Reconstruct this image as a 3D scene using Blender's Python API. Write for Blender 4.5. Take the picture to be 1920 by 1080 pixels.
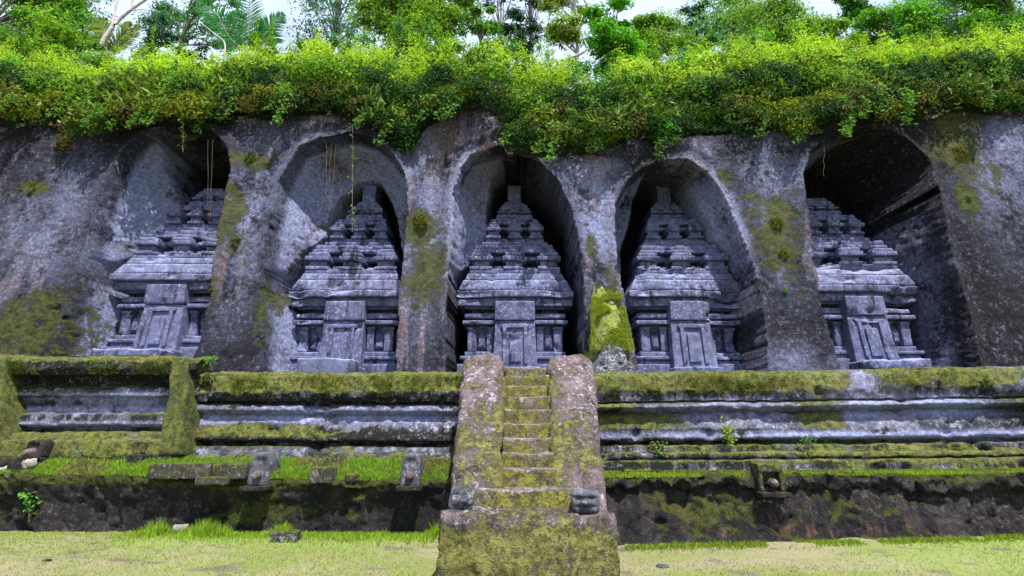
import bpy, math, random
import numpy as np
from math import radians, sin, cos, tan, atan, pi

# ------------------------------------------------------------------ camera, sky, sun
S = bpy.context.scene
for o in list(bpy.data.objects): bpy.data.objects.remove(o)
PITCH = radians(15.3); FPX = 950.0; EYE = 1.6
cd = bpy.data.cameras.new('camera'); cam = bpy.data.objects.new('camera', cd)
S.collection.objects.link(cam); S.camera = cam
cam.location = (0, 0, EYE); cam.rotation_euler = (pi/2 + PITCH, 0, 0)
cd.sensor_width = 36; cd.lens = FPX/1920*36; cd.clip_start = .05; cd.clip_end = 1500

SUN_EL, SUN_AZ = radians(63), radians(25)      # azimuth measured from -Y (behind the camera) towards +X
w = bpy.data.worlds.new('World'); S.world = w; w.use_nodes = True
nt = w.node_tree; nt.nodes.clear()
out = nt.nodes.new('ShaderNodeOutputWorld'); bg = nt.nodes.new('ShaderNodeBackground')
sky = nt.nodes.new('ShaderNodeTexSky'); sky.sky_type = 'NISHITA'; sky.sun_disc = False
sky.sun_elevation = SUN_EL; sky.sun_rotation = pi - SUN_AZ
tc = nt.nodes.new('ShaderNodeTexCoord'); cn = nt.nodes.new('ShaderNodeTexNoise')
cn.inputs['Scale'].default_value = 2.2; cn.inputs['Detail'].default_value = 7
cr = nt.nodes.new('ShaderNodeValToRGB'); cr.color_ramp.elements[0].position = .18; cr.color_ramp.elements[1].position = .52
cm = nt.nodes.new('ShaderNodeMix'); cm.data_type = 'RGBA'; cm.inputs[7].default_value = (8.6, 10.3, 13.2, 1)
nt.links.new(tc.outputs['Generated'], cn.inputs['Vector']); nt.links.new(cn.outputs[0], cr.inputs[0])
nt.links.new(cr.outputs[0], cm.inputs[0]); nt.links.new(sky.outputs[0], cm.inputs[6])
nt.links.new(cm.outputs[2], bg.inputs[0]); nt.links.new(bg.outputs[0], out.inputs[0])
bg.inputs[1].default_value = .060
sl = bpy.data.lights.new('sun', 'SUN'); sun = bpy.data.objects.new('sun', sl); S.collection.objects.link(sun)
sl.energy = 5.0; sl.angle = radians(.6); sl.color = (1, .95, .86)
sun.rotation_euler = (pi/2 - SUN_EL, 0, SUN_AZ)
S.render.engine = 'CYCLES'
S.view_settings.view_transform = 'Standard'; S.view_settings.look = 'None'
S.view_settings.gamma = 1; S.view_settings.use_curve_mapping = False
S.view_settings.exposure = .82

# ------------------------------------------------------------------ helpers
rng = np.random.default_rng(7); random.seed(7)
def Zof(py, Y):                                   # height of a point seen on row py at depth Y
    v = (540-py)/FPX
    return EYE + Y*(sin(PITCH)+v*cos(PITCH))/(cos(PITCH)-v*sin(PITCH))
def Xof(px, z, Y):
    return (px-960)/FPX*(Y*cos(PITCH)+(z-EYE)*sin(PITCH))
def at(px, py, Y):
    z = Zof(py, Y); return np.array((Xof(px, z, Y), Y, z))
_T = np.random.default_rng(3).random((64, 64, 64))
def vn(p, seed=0):
    p = p + seed*17.31
    i = np.floor(p).astype(int); f = p-i; f = f*f*(3-2*f); i &= 63; j = (i+1) & 63
    x0, y0, z0 = i.T; x1, y1, z1 = j.T; fx, fy, fz = f.T
    a = _T[x0,y0,z0]*(1-fx)+_T[x1,y0,z0]*fx; b = _T[x0,y1,z0]*(1-fx)+_T[x1,y1,z0]*fx
    c = _T[x0,y0,z1]*(1-fx)+_T[x1,y0,z1]*fx; d = _T[x0,y1,z1]*(1-fx)+_T[x1,y1,z1]*fx
    return (a*(1-fy)+b*fy)*(1-fz)+(c*(1-fy)+d*fy)*fz
def fbm(p, scale, octs=4, seed=0):
    p = np.asarray(p, float)*scale; s = 0; a = 1; t = 0
    for k in range(octs):
        s = s + a*vn(p, seed+k*3); t += a; a *= .5; p = p*2.03
    return s/t*2-1                                # -1..1
def vec_noise(P, scale, amp, octs=3, seed=0):
    return np.stack([fbm(P, scale, octs, seed+11*k) for k in range(3)], 1)*amp
def smooth(a, b, x):
    t = np.clip((x-a)/(b-a), 0, 1); return t*t*(3-2*t)

C = S.collection
def tag(o, label=None, cat=None, group=None, kind=None):
    if label: o['label'] = label
    if cat: o['category'] = cat
    if group: o['group'] = group
    if kind: o['kind'] = kind
    return o
def thing(name, loc, label, cat, group=None, rz=0):
    o = bpy.data.objects.new(name, None); C.objects.link(o); o.location = loc; o.rotation_euler = (0, 0, rz)
    o.empty_display_size = .2
    return tag(o, label, cat, group)
def mk(name, V, F, mat, parent=None, sm=True, attrs=None):
    V = np.ascontiguousarray(V, np.float32); F = np.ascontiguousarray(F, np.int32)
    me = bpy.data.meshes.new(name); n = F.shape[1]
    me.vertices.add(len(V)); me.vertices.foreach_set('co', V.ravel())
    me.loops.add(F.size); me.loops.foreach_set('vertex_index', F.ravel())
    me.polygons.add(len(F)); me.polygons.foreach_set('loop_start', np.arange(0, F.size, n, dtype=np.int32))
    me.polygons.foreach_set('use_smooth', np.full(len(F), sm))
    me.update(calc_edges=True)
    for k, a in (attrs or {}).items():
        c = me.color_attributes.new(k, 'FLOAT_COLOR', 'POINT')
        b = np.ones((len(V), 4), np.float32); b[:, :a.shape[1]] = a; c.data.foreach_set('color', b.ravel())
    me.materials.append(mat)
    o = bpy.data.objects.new(name, me); C.objects.link(o)
    if parent is not None: o.parent = parent
    return o
def gridfaces(nu, nv, off=0):
    i = np.arange(nu-1)[:, None]*nv + np.arange(nv-1)[None]
    i = i.ravel()+off
    return np.stack([i, i+nv, i+nv+1, i+1], 1)
def axis(a, b, res, r):
    L = b-a; n = max(1, int(round(L/res)))
    if L > 3*r:
        return np.concatenate([[a], np.linspace(a+r, b-r, n+1), [b]])
    return np.linspace(a, b, n+1)
def rbox(x0, x1, y0, y1, z0, z1, res=.06, r=.02, tx=1., ty=1., amp=.012, nsc=2.2, seed=0, fine=.4, off=(0, 0, 0)):
    """weathered block: subdivided, corners worn round, top scaled by tx, ty, surface uneven"""
    X, Y, Z = axis(x0, x1, res, r), axis(y0, y1, res, r), axis(z0, z1, res, r)
    Vs = []; Fs = []; n = 0
    def face(A, B, f, flip):
        nonlocal n
        a, b = np.meshgrid(A, B, indexing='ij'); P = f(a.ravel(), b.ravel())
        F = gridfaces(len(A), len(B), n)
        if flip: F = F[:, ::-1]
        Vs.append(P); Fs.append(F); n += len(P)
    st = lambda a, b, c: np.stack(np.broadcast_arrays(a, b, c), 1).astype(float)
    face(X, Y, lambda a, b: st(a, b, z0), True);  face(X, Y, lambda a, b: st(a, b, z1), False)
    face(X, Z, lambda a, b: st(a, y0, b), False); face(X, Z, lambda a, b: st(a, y1, b), True)
    face(Y, Z, lambda a, b: st(x0, a, b), True);  face(Y, Z, lambda a, b: st(x1, a, b), False)
    V = np.concatenate(Vs); F = np.concatenate(Fs)
    _, idx, inv = np.unique(np.round(V*1e4).astype(np.int64), axis=0, return_index=True, return_inverse=True)
    V = V[idx]; F = inv.reshape(-1)[F]
    lo = np.array([x0, y0, z0])+r; hi = np.array([x1, y1, z1])-r
    lo, hi = np.minimum(lo, (lo+hi)/2), np.maximum(hi, (lo+hi)/2)
    c = np.clip(V, lo, hi); d = V-c; L = np.linalg.norm(d, axis=1, keepdims=True)
    wear = 1+.6*fbm(V+off, 3.1, 2, seed+5)[:, None]
    V = np.where(L > 1e-9, c + d/np.maximum(L, 1e-9)*np.minimum(L, r*wear), V)
    t = ((V[:, 2]-z0)/(z1-z0))[:, None]; cx, cy = (x0+x1)/2, y1 if ty != 1 else (y0+y1)/2
    V[:, 0:1] = cx+(V[:, 0:1]-cx)*(1+(tx-1)*t)
    V[:, 1:2] = cy+(V[:, 1:2]-cy)*(1+(ty-1)*t)
    if amp:
        V = V + vec_noise(V+off, nsc, amp, 3, seed) + vec_noise(V+off, 14, max(amp, .012 if amp < .02 else 0)*fine, 2, seed+2)
    return V, F
def join(parts):
    Vs, Fs, n = [], [], 0
    for V, F in parts:
        Vs.append(V); Fs.append(F+n); n += len(V)
    return np.concatenate(Vs), np.concatenate(Fs)
def blob(cx, cy, cz, rx, ry, rz, n=16, amp=.15, seed=0, sc=2.5, flat=0.):
    u = np.linspace(0, 2*pi, 2*n, endpoint=False); v = np.linspace(0, pi, n+1)
    U, Vv = np.meshgrid(u, v, indexing='ij')
    P = np.stack([np.cos(U)*np.sin(Vv), np.sin(U)*np.sin(Vv), np.cos(Vv)], -1).reshape(-1, 3)
    P = np.sign(P)*np.abs(P)**(.8 if flat else 1)
    q = P*(1+amp*fbm(P+seed, sc/2, 3, seed)[:, None]*2)*np.array([rx, ry, rz])+np.array([cx, cy, cz])
    m = n+1; F = []
    i = np.arange(2*n)[:, None]*m+np.arange(n)[None]; j = ((np.arange(2*n)[:, None]+1) % (2*n))*m+np.arange(n)[None]
    F = np.stack([i.ravel(), i.ravel()+1, j.ravel()+1, j.ravel()], 1)
    return q, F
def tube(pts, rad, sides=6):
    pts = np.array(pts, float); rad = np.array(rad, float); n = len(pts)
    t = np.gradient(pts, axis=0); t /= np.linalg.norm(t, axis=1, keepdims=True)+1e-9
    ref = np.where(np.abs(t[:, 2:3]) > .9, [[1., 0, 0]], [[0, 0, 1.]])
    a = np.cross(t, ref); a /= np.linalg.norm(a, axis=1, keepdims=True); b = np.cross(t, a)
    th = np.linspace(0, 2*pi, sides, endpoint=False)
    V = pts[:, None]+rad[:, None, None]*(np.cos(th)[None, :, None]*a[:, None]+np.sin(th)[None, :, None]*b[:, None])
    i = np.arange(n-1)[:, None]*sides; k = np.arange(sides)[None]; k2 = (k+1) % sides
    F = np.stack([(i+k).ravel(), (i+k2).ravel(), (i+sides+k2).ravel(), (i+sides+k).ravel()], 1)
    return V.reshape(-1, 3), F
def spline(pts, n=12):
    pts = np.array(pts, float); t = np.linspace(0, len(pts)-1, n); i = np.minimum(t.astype(int), len(pts)-2); f = (t-i)[:, None]
    P = np.vstack([2*pts[0]-pts[1], pts, 2*pts[-1]-pts[-2]])
    a, b, c, d = P[i], P[i+1], P[i+2], P[i+3]
    return .5*(2*b+(c-a)*f+(2*a-5*b+4*c-d)*f*f+(3*b-a-3*c+d)*f**3)

# ------------------------------------------------------------------ materials
def nn(t, kind, **k):
    n = t.nodes.new(kind)
    for a, b in k.items(): setattr(n, a, b)
    return n
def mixc(t, fac, a, b, blend='MIX'):
    m = nn(t, 'ShaderNodeMix', data_type='RGBA', blend_type=blend)
    for sock, v in ((0, fac), (6, a), (7, b)):
        if isinstance(v, (int, float)): m.inputs[sock].default_value = v
        elif isinstance(v, tuple): m.inputs[sock].default_value = (*v, 1)
        else: t.links.new(v, m.inputs[sock])
    return m.outputs[2]
def math_(t, op, a, b=0., clamp=False):
    m = nn(t, 'ShaderNodeMath', operation=op, use_clamp=clamp)
    for i, v in ((0, a), (1, b)):
        if isinstance(v, (int, float)): m.inputs[i].default_value = v
        else: t.links.new(v, m.inputs[i])
    return m.outputs[0]
def ramp(t, v, a, b):
    m = nn(t, 'ShaderNodeMapRange', interpolation_type='SMOOTHSTEP')
    t.links.new(v, m.inputs[0]); m.inputs[1].default_value = a; m.inputs[2].default_value = b
    return m.outputs[0]
def noise(t, vec, scale, detail=6, rough=.6, dist=0.):
    n = nn(t, 'ShaderNodeTexNoise'); t.links.new(vec, n.inputs['Vector'])
    n.inputs['Scale'].default_value = scale; n.inputs['Detail'].default_value = detail
    n.inputs['Roughness'].default_value = rough; n.inputs['Distortion'].default_value = dist
    return n.outputs[0]
def stone(name, c1, c2, dark=(.02, .019, .024), light=(.5, .48, .56), moss=(.11, .12, .025), moss2=(.035, .055, .008),
          moss_bias=.0, up=.35, fleck=.5, streak=.5, darkness=.45, bump=.5, bscale=1., upl=0., crust=.6, warm=0.):
    m = bpy.data.materials.new(name); m.use_nodes = True; t = m.node_tree; t.nodes.clear()
    o = nn(t, 'ShaderNodeOutputMaterial'); b = nn(t, 'ShaderNodeBsdfPrincipled')
    b.inputs['Roughness'].default_value = .92; b.inputs['Specular IOR Level'].default_value = .25
    t.links.new(b.outputs[0], o.inputs[0])
    g = nn(t, 'ShaderNodeNewGeometry'); P = g.outputs['Position']
    mp = nn(t, 'ShaderNodeMapping'); t.links.new(P, mp.inputs[0]); mp.inputs['Scale'].default_value = (3.4, 3.4, .28)
    at_ = nn(t, 'ShaderNodeAttribute', attribute_name='mask'); sp = nn(t, 'ShaderNodeSeparateColor'); t.links.new(at_.outputs['Color'], sp.inputs[0])
    big = noise(t, P, .9, 7, .62); mid = noise(t, P, 4.5, 8, .68); fin = noise(t, P, 13, 5, .7); vf = noise(t, P, 34, 3, .6)
    stk = noise(t, mp.outputs[0], 1., 7, .65, .3)
    col = mixc(t, ramp(t, big, .38, .62), c1, c2)
    col = mixc(t, ramp(t, mid, .35, .7), mixc(t, .55, col, (0., 0., 0.)), col)
    if warm: col = mixc(t, math_(t, 'MULTIPLY', ramp(t, math_(t, 'ADD', math_(t, 'MULTIPLY', stk, .6), math_(t, 'MULTIPLY', noise(t, P, .55, 4, .6), .4)), .47, .56), warm), col, (.165, .122, .092))
    # reddish oxide
    col = mixc(t, math_(t, 'MULTIPLY', sp.outputs[2], ramp(t, math_(t, 'ADD', mid, math_(t, 'MULTIPLY', sp.outputs[2], .25)), .48, .68)), col, (.26, .125, .085))
    # pale lichen
    lf = math_(t, 'ADD', math_(t, 'MULTIPLY', fin, .55), math_(t, 'MULTIPLY', vf, .25)); lf = math_(t, 'ADD', lf, math_(t, 'MULTIPLY', big, .25))
    col = mixc(t, math_(t, 'MULTIPLY', ramp(t, lf, .54, .63), fleck), col, light)
    col = mixc(t, ramp(t, vf, .40, .28), col, mixc(t, .6, col, dark))
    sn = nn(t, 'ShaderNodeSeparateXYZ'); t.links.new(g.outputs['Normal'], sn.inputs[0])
    if upl: col = mixc(t, math_(t, 'MULTIPLY', ramp(t, math_(t, 'ADD', sn.outputs[2], math_(t, 'MULTIPLY', fin, .5)), .55, 1.0), upl), col, light)  # paler up-facing tops: lichen tone plus painted sun highlight
    # dark algae, streaked and in patches; mask green also adds painted niche shade
    dk = math_(t, 'ADD', math_(t, 'MULTIPLY', stk, .74), math_(t, 'MULTIPLY', mid, .26))
    dk = math_(t, 'ADD', dk, math_(t, 'MULTIPLY', sp.outputs[1], .42))
    col = mixc(t, math_(t, 'MULTIPLY', ramp(t, dk, .80-.55*darkness, .895-.55*darkness), streak+.35, True), col, dark)
    col = mixc(t, math_(t, 'MULTIPLY', ramp(t, lf, .56, .64), fleck*.4), col, light)
    pa = nn(t, 'ShaderNodeAttribute', attribute_name='pale')
    cr1 = noise(t, P, 7.5, 9, .82); cr2 = noise(t, P, 17, 6, .8)
    col = mixc(t, math_(t, 'MULTIPLY', ramp(t, cr1, .47, .36), crust), col, dark)
    col = mixc(t, math_(t, 'MULTIPLY', ramp(t, cr1, .55, .63), crust*fleck), col, light)
    col = mixc(t, math_(t, 'MULTIPLY', ramp(t, cr2, .44, .34), crust*.8), col, dark)
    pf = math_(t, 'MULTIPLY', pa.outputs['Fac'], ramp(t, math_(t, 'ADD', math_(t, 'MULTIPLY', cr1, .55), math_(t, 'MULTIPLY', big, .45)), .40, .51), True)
    col = mixc(t, pf, col, mixc(t, ramp(t, fin, .4, .62), (.20, .23, .43), (.38, .41, .64)))  # pale attribute: lichen patches, and lit niche walls put into the colour
    # moss
    mo = math_(t, 'ADD', math_(t, 'MULTIPLY', noise(t, P, 1.9, 10, .75), .55), math_(t, 'ADD', math_(t, 'MULTIPLY', cr1, .38), math_(t, 'MULTIPLY', cr2, .22)))
    mo = math_(t, 'ADD', mo, -.078)
    mo = math_(t, 'ADD', mo, math_(t, 'MULTIPLY', sn.outputs[2], up*.3))
    mo = math_(t, 'ADD', mo, math_(t, 'MULTIPLY', sp.outputs[0], .32))
    mo = math_(t, 'ADD', mo, moss_bias)
    mf = ramp(t, mo, .565, .635)
    mc = mixc(t, ramp(t, noise(t, P, 8, 9, .85), .42, .56), moss2, moss)
    mc = mixc(t, math_(t, 'MULTIPLY', ramp(t, noise(t, P, 3.3, 5, .6), .5, .66), .6), mc, (.15, .12, .04))
    mc = mixc(t, math_(t, 'MULTIPLY', ramp(t, cr2, .47, .37), .75), mc, (.018, .02, .01))
    col = mixc(t, math_(t, 'MULTIPLY', mf, .92), col, mc)
    t.links.new(col, b.inputs['Base Color'])
    h = math_(t, 'ADD', math_(t, 'MULTIPLY', cr1, .9), math_(t, 'MULTIPLY', cr2, .5)); h = math_(t, 'ADD', h, math_(t, 'MULTIPLY', vf, .2))
    h = math_(t, 'ADD', h, math_(t, 'MULTIPLY', mf, math_(t, 'MULTIPLY', noise(t, P, 34, 4, .7), .6)))
    bp = nn(t, 'ShaderNodeBump'); bp.inputs['Strength'].default_value = bump; bp.inputs['Distance'].default_value = .06*bscale
    t.links.new(h, bp.inputs['Height']); t.links.new(bp.outputs[0], b.inputs['Normal'])
    return m
M = {}
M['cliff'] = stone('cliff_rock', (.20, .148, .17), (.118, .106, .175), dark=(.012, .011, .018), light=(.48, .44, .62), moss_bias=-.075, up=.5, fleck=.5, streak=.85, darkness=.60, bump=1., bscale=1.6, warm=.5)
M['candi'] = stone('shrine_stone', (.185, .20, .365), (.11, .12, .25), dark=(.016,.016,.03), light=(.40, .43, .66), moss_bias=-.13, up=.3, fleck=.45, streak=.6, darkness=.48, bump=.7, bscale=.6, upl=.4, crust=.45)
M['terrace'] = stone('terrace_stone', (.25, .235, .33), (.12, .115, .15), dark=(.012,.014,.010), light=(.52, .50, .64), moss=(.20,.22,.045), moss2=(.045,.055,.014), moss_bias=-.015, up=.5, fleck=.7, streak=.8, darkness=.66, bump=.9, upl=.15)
M['lowwall'] = stone('lower_wall_stone', (.10, .082, .09), (.05, .043, .05), light=(.34, .28, .33), moss_bias=-.03, up=.6, fleck=.3, streak=.7, darkness=.66, bump=1., bscale=1.8)
M['stair'] = stone('stair_stone', (.30, .225, .25), (.20, .15, .165), dark=(.03,.026,.026), light=(.66, .60, .72), moss=(.31, .31, .08), moss2=(.10, .105, .028), moss_bias=.0, up=.15, fleck=.75, streak=.6, darkness=.5, bump=1., bscale=1.1)
M['step'] = stone('step_stone', (.32, .26, .24), (.22, .18, .15), light=(.64, .60, .62), moss=(.36, .34, .07), moss2=(.14, .14, .03), moss_bias=.13, up=-.4, fleck=.5, streak=.3, darkness=.34, bump=1.)
M['grey'] = stone('grey_block', (.17, .18, .225), (.11, .115, .145), light=(.5, .5, .58), moss_bias=-.05, up=.3, fleck=.6, streak=.4, darkness=.4, bump=.9)
M['green'] = stone('mossy_block', (.12, .11, .09), (.07, .065, .05), moss=(.15, .17, .035), moss_bias=.06, up=.5, fleck=.5, streak=.4, darkness=.4, bump=.9)
M['mossy'] = stone('mossy_rock', (.225, .165, .19), (.135, .12, .19), moss=(.40, .46, .09), moss2=(.22, .27, .05), moss_bias=.06, crust=.12, up=.35, fleck=.3, streak=.3, darkness=.3, bump=1.)
M['pale'] = stone('pale_stone', (.5, .45, .4), (.42, .38, .36), light=(.6, .6, .6), moss_bias=-.2, fleck=.4, streak=.1, darkness=.2, bump=.4)

def leafmat(name, trans=.35, rough=.5):
    m = bpy.data.materials.new(name); m.use_nodes = True; t = m.node_tree; t.nodes.clear()
    o = nn(t, 'ShaderNodeOutputMaterial'); a = nn(t, 'ShaderNodeAttribute', attribute_name='col')
    b = nn(t, 'ShaderNodeBsdfPrincipled'); b.inputs['Roughness'].default_value = rough; b.inputs['Specular IOR Level'].default_value = .12
    tr = nn(t, 'ShaderNodeBsdfTranslucent'); mx = nn(t, 'ShaderNodeMixShader'); mx.inputs[0].default_value = trans
    g = nn(t, 'ShaderNodeNewGeometry'); n = noise(t, g.outputs['Position'], 9, 3, .6)
    c = mixc(t, ramp(t, n, .3, .7), mixc(t, .35, a.outputs['Color'], (0., 0., 0.)), a.outputs['Color'])
    t.links.new(c, b.inputs['Base Color'])
    t.links.new(mixc(t, 1., c, (1.25, 1.35, .6), 'MULTIPLY'), tr.inputs[0])
    t.links.new(b.outputs[0], mx.inputs[1]); t.links.new(tr.outputs[0], mx.inputs[2]); t.links.new(mx.outputs[0], o.inputs[0])
    return m
M['leaf'] = leafmat('leaves'); M['grass'] = leafmat('grass_blades', .3, .6)
def bark(name, a, b):
    m = bpy.data.materials.new(name); m.use_nodes = True; t = m.node_tree
    p = t.nodes['Principled BSDF']; g = nn(t, 'ShaderNodeNewGeometry'); mp = nn(t, 'ShaderNodeMapping'); mp.inputs['Scale'].default_value = (5, 5, 1.2)
    t.links.new(g.outputs['Position'], mp.inputs[0]); n = noise(t, mp.outputs[0], 3, 6, .7)
    t.links.new(mixc(t, ramp(t, n, .35, .65), a, b), p.inputs['Base Color']); p.inputs['Roughness'].default_value = .9
    bp = nn(t, 'ShaderNodeBump'); bp.inputs['Strength'].default_value = .6; t.links.new(n, bp.inputs['Height']); t.links.new(bp.outputs[0], p.inputs['Normal'])
    return m
M['bark'] = bark('bark', (.10, .08, .065), (.22, .19, .17)); M['palebark'] = bark('pale_bark', (.30, .27, .27), (.5, .46, .45))
M['soil'] = bark('hill_soil', (.035, .03, .018), (.06, .055, .02))

def groundmat():
    m = bpy.data.materials.new('trodden_lawn'); m.use_nodes = True; t = m.node_tree
    p = t.nodes['Principled BSDF']; p.inputs['Roughness'].default_value = .95; p.inputs['Specular IOR Level'].default_value = .2
    g = nn(t, 'ShaderNodeNewGeometry'); P = g.outputs['Position']
    mp = nn(t, 'ShaderNodeMapping'); t.links.new(P, mp.inputs[0]); mp.inputs['Scale'].default_value = (.6, 1.6, 1)
    a = noise(t, mp.outputs[0], .8, 8, .65, .4); b = noise(t, P, 9, 7, .75); c = noise(t, P, 50, 4, .7)
    col = mixc(t, ramp(t, a, .40, .58), (.25, .225, .155), (.15, .20, .055))
    lu = nn(t, 'ShaderNodeAttribute', attribute_name='lush')
    col = mixc(t, lu.outputs['Fac'], col, (.17, .29, .03))
    col = mixc(t, ramp(t, b, .35, .65), mixc(t, .3, col, (.12, .10, .03)), col)
    col = mixc(t, ramp(t, c, .35, .7), mixc(t, .22, col, (.10, .09, .03)), mixc(t, .2, col, (.55, .48, .28)))
    col = mixc(t, ramp(t, noise(t, mp.outputs[0], 2.1, 5, .6), .58, .66), col, (.14, .11, .10))
    t.links.new(col, p.inputs['Base Color'])
    bp = nn(t, 'ShaderNodeBump'); bp.inputs['Strength'].default_value = .7; bp.inputs['Distance'].default_value = .03
    t.links.new(math_(t, 'ADD', b, c), bp.inputs['Height']); t.links.new(bp.outputs[0], p.inputs['Normal'])
    return m
M['ground'] = groundmat()

# ------------------------------------------------------------------ ground
def gz(x, y):
    return -.32*smooth(8.6, 6.0, y) + .025*fbm(np.stack([x, y, x*0], 1), .7, 3, 4)
def lushness(x, y):
    P = np.stack([x, y, x*0], 1); n = .5*fbm(P, 1.1, 4, 12)
    left = .7*smooth(-6.3, -5., x)*smooth(-.6, -1.2, x)*smooth(7.5, 8.3, y)
    right = smooth(3.5, 6.5, x)*smooth(6.3, 7.6, y)
    return (left+.8*right)*(.8+n)+.15*smooth(.1, .4, fbm(P, .8, 3, 14))
def ground():
    gx = np.concatenate([np.linspace(-220, -14, 14)[:-1], np.linspace(-14, 14, 220), np.linspace(14, 220, 14)[1:]])
    gy = np.concatenate([np.linspace(-220, 2, 12)[:-1], np.linspace(2, 10.5, 90), np.linspace(10.5, 16, 3)[1:]])
    X, Y = np.meshgrid(gx, gy, indexing='ij'); X = X.ravel(); Y = Y.ravel()
    V = np.stack([X, Y, gz(X, Y)], 1); lush = np.clip(lushness(X, Y), 0, 1)
    tag(mk('ground', V, gridfaces(len(gx), len(gy)), M['ground'], attrs={'lush': np.repeat(lush[:, None], 3, 1)}), kind='structure')
ground()

# ------------------------------------------------------------------ the cliff with its niches
def face0(x, z):                                  # front plane of the carved cliff
    return 10.62 + .115*(z-2.85) + .35*smooth(9.5, 12.5, x)*0
def facept(px, py, ex=0.):
    Y = 10.9
    for _ in range(4):
        p = at(px, py, Y); Y = face0(p[0], p[2])+ex
    return p
def chain(pts): return np.array([[facept(a, b)[0], facept(a, b)[2]] for a, b in pts])
NICHES = [  # left chain (bottom->top), top chain, right chain (top->bottom), slopes
    dict(L=[(104,700),(112,650),(150,520),(186,400),(226,290),(262,250)], T=[(262,250),(330,238),(400,246),(432,282)],
         R=[(432,282),(438,320),(430,370),(410,480),(390,590),(372,655),(365,700)], sl=(4.2,1.35), sr=(14,14), st=5, dep=2.9),
    dict(L=[(486,720),(490,640),(496,560),(505,470),(525,344),(564,280)], T=[(564,280),(602,262),(652,254),(702,262),(738,292),(760,330)],
         R=[(760,330),(765,400),(757,480),(750,560),(745,640),(742,720)], sl=(3.6,1.7), sr=(14,14), st=3.0, dep=2.7),
    dict(L=[(838,720),(840,640),(843,560),(848,450),(850,370),(864,320),(886,294)], T=[(886,294),(938,278),(975,296),(1010,310),(1045,345)],
         R=[(1045,345),(1072,400),(1088,460),(1095,540),(1099,620),(1104,720)], sl=(9,2.0), sr=(9,3.2), st=5, dep=2.5),
    dict(L=[(1200,720),(1186,640),(1172,563),(1156,500),(1150,442),(1150,387),(1172,345)], T=[(1172,345),(1205,317),(1242,303),(1284,303),(1325,326),(1353,363)],
         R=[(1353,363),(1381,428),(1409,498),(1425,572),(1432,640),(1437,720)], sl=(12,7), sr=(5,1.9), st=4.5, dep=2.6),
    dict(L=[(1585,720),(1565,653),(1540,576),(1521,489),(1507,393),(1500,325),(1516,287)], T=[(1516,287),(1564,256),(1627,244),(1690,262),(1733,302),(1752,359)],
         R=[(1752,359),(1768,441),(1790,508),(1812,585),(1829,682),(1833,720)], sl=(14,14), sr=(2.6,2.2), st=6, dep=3.1),
]
for N, d in zip(NICHES, (1.35, 1.25, 1.1, 1.3, 1.7)): N['dep'] = d
INNER = [[(165,720),(200,640),(216,580),(206,520),(248,480),(285,430),(318,380),(308,320),(325,275),(350,250),(400,246),(432,262),(450,300),(445,400),(425,500),(400,600),(380,720)],
    [(555,720),(556,610),(522,550),(544,513),(564,470),(602,436),(607,393),(631,359),(668,331),(712,328),(738,380),(760,480),(765,600),(765,720)],
    [(838,720),(842,640),(843,560),(852,520),(874,489),(908,441),(906,383),(918,335),(950,310),(985,306),(1020,325),(1055,375),(1078,440),(1088,520),(1092,620),(1096,720)],
    [(1196,720),(1184,640),(1172,563),(1160,520),(1165,460),(1180,400),(1195,345),(1232,312),(1272,322),(1303,380),(1320,415),(1338,455),(1370,507),(1407,553),(1404,637),(1425,720)],
    [(1580,720),(1540,576),(1521,489),(1510,400),(1505,325),(1530,290),(1580,268),(1640,262),(1695,290),(1735,350),(1725,410),(1668,430),(1650,480),(1716,535),(1735,600),(1748,720)]]
INNER = [np.array([[facept(a, b, 1.0)[0], facept(a, b, 1.0)[2]] for a, b in c]) for c in INNER]
for N in NICHES:
    for k in 'LTR': N[k] = chain(N[k])
def segdist(P, ch):
    d = np.full(len(P), 1e9)
    for a, b in zip(ch[:-1], ch[1:]):
        ab = b-a; t = np.clip(((P-a)@ab)/(ab@ab), 0, 1); q = a+t[:, None]*ab
        d = np.minimum(d, np.hypot(*(P-q).T))
    return d
def inside(P, poly):
    c = np.zeros(len(P), bool); x, y = P.T
    for (x1, y1), (x2, y2) in zip(poly, np.roll(poly, -1, 0)):
        if y1 == y2: continue
        m = ((y1 > y) != (y2 > y)) & (x < (x2-x1)*(y-y1)/(y2-y1)+x1); c ^= m
    return c
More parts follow.
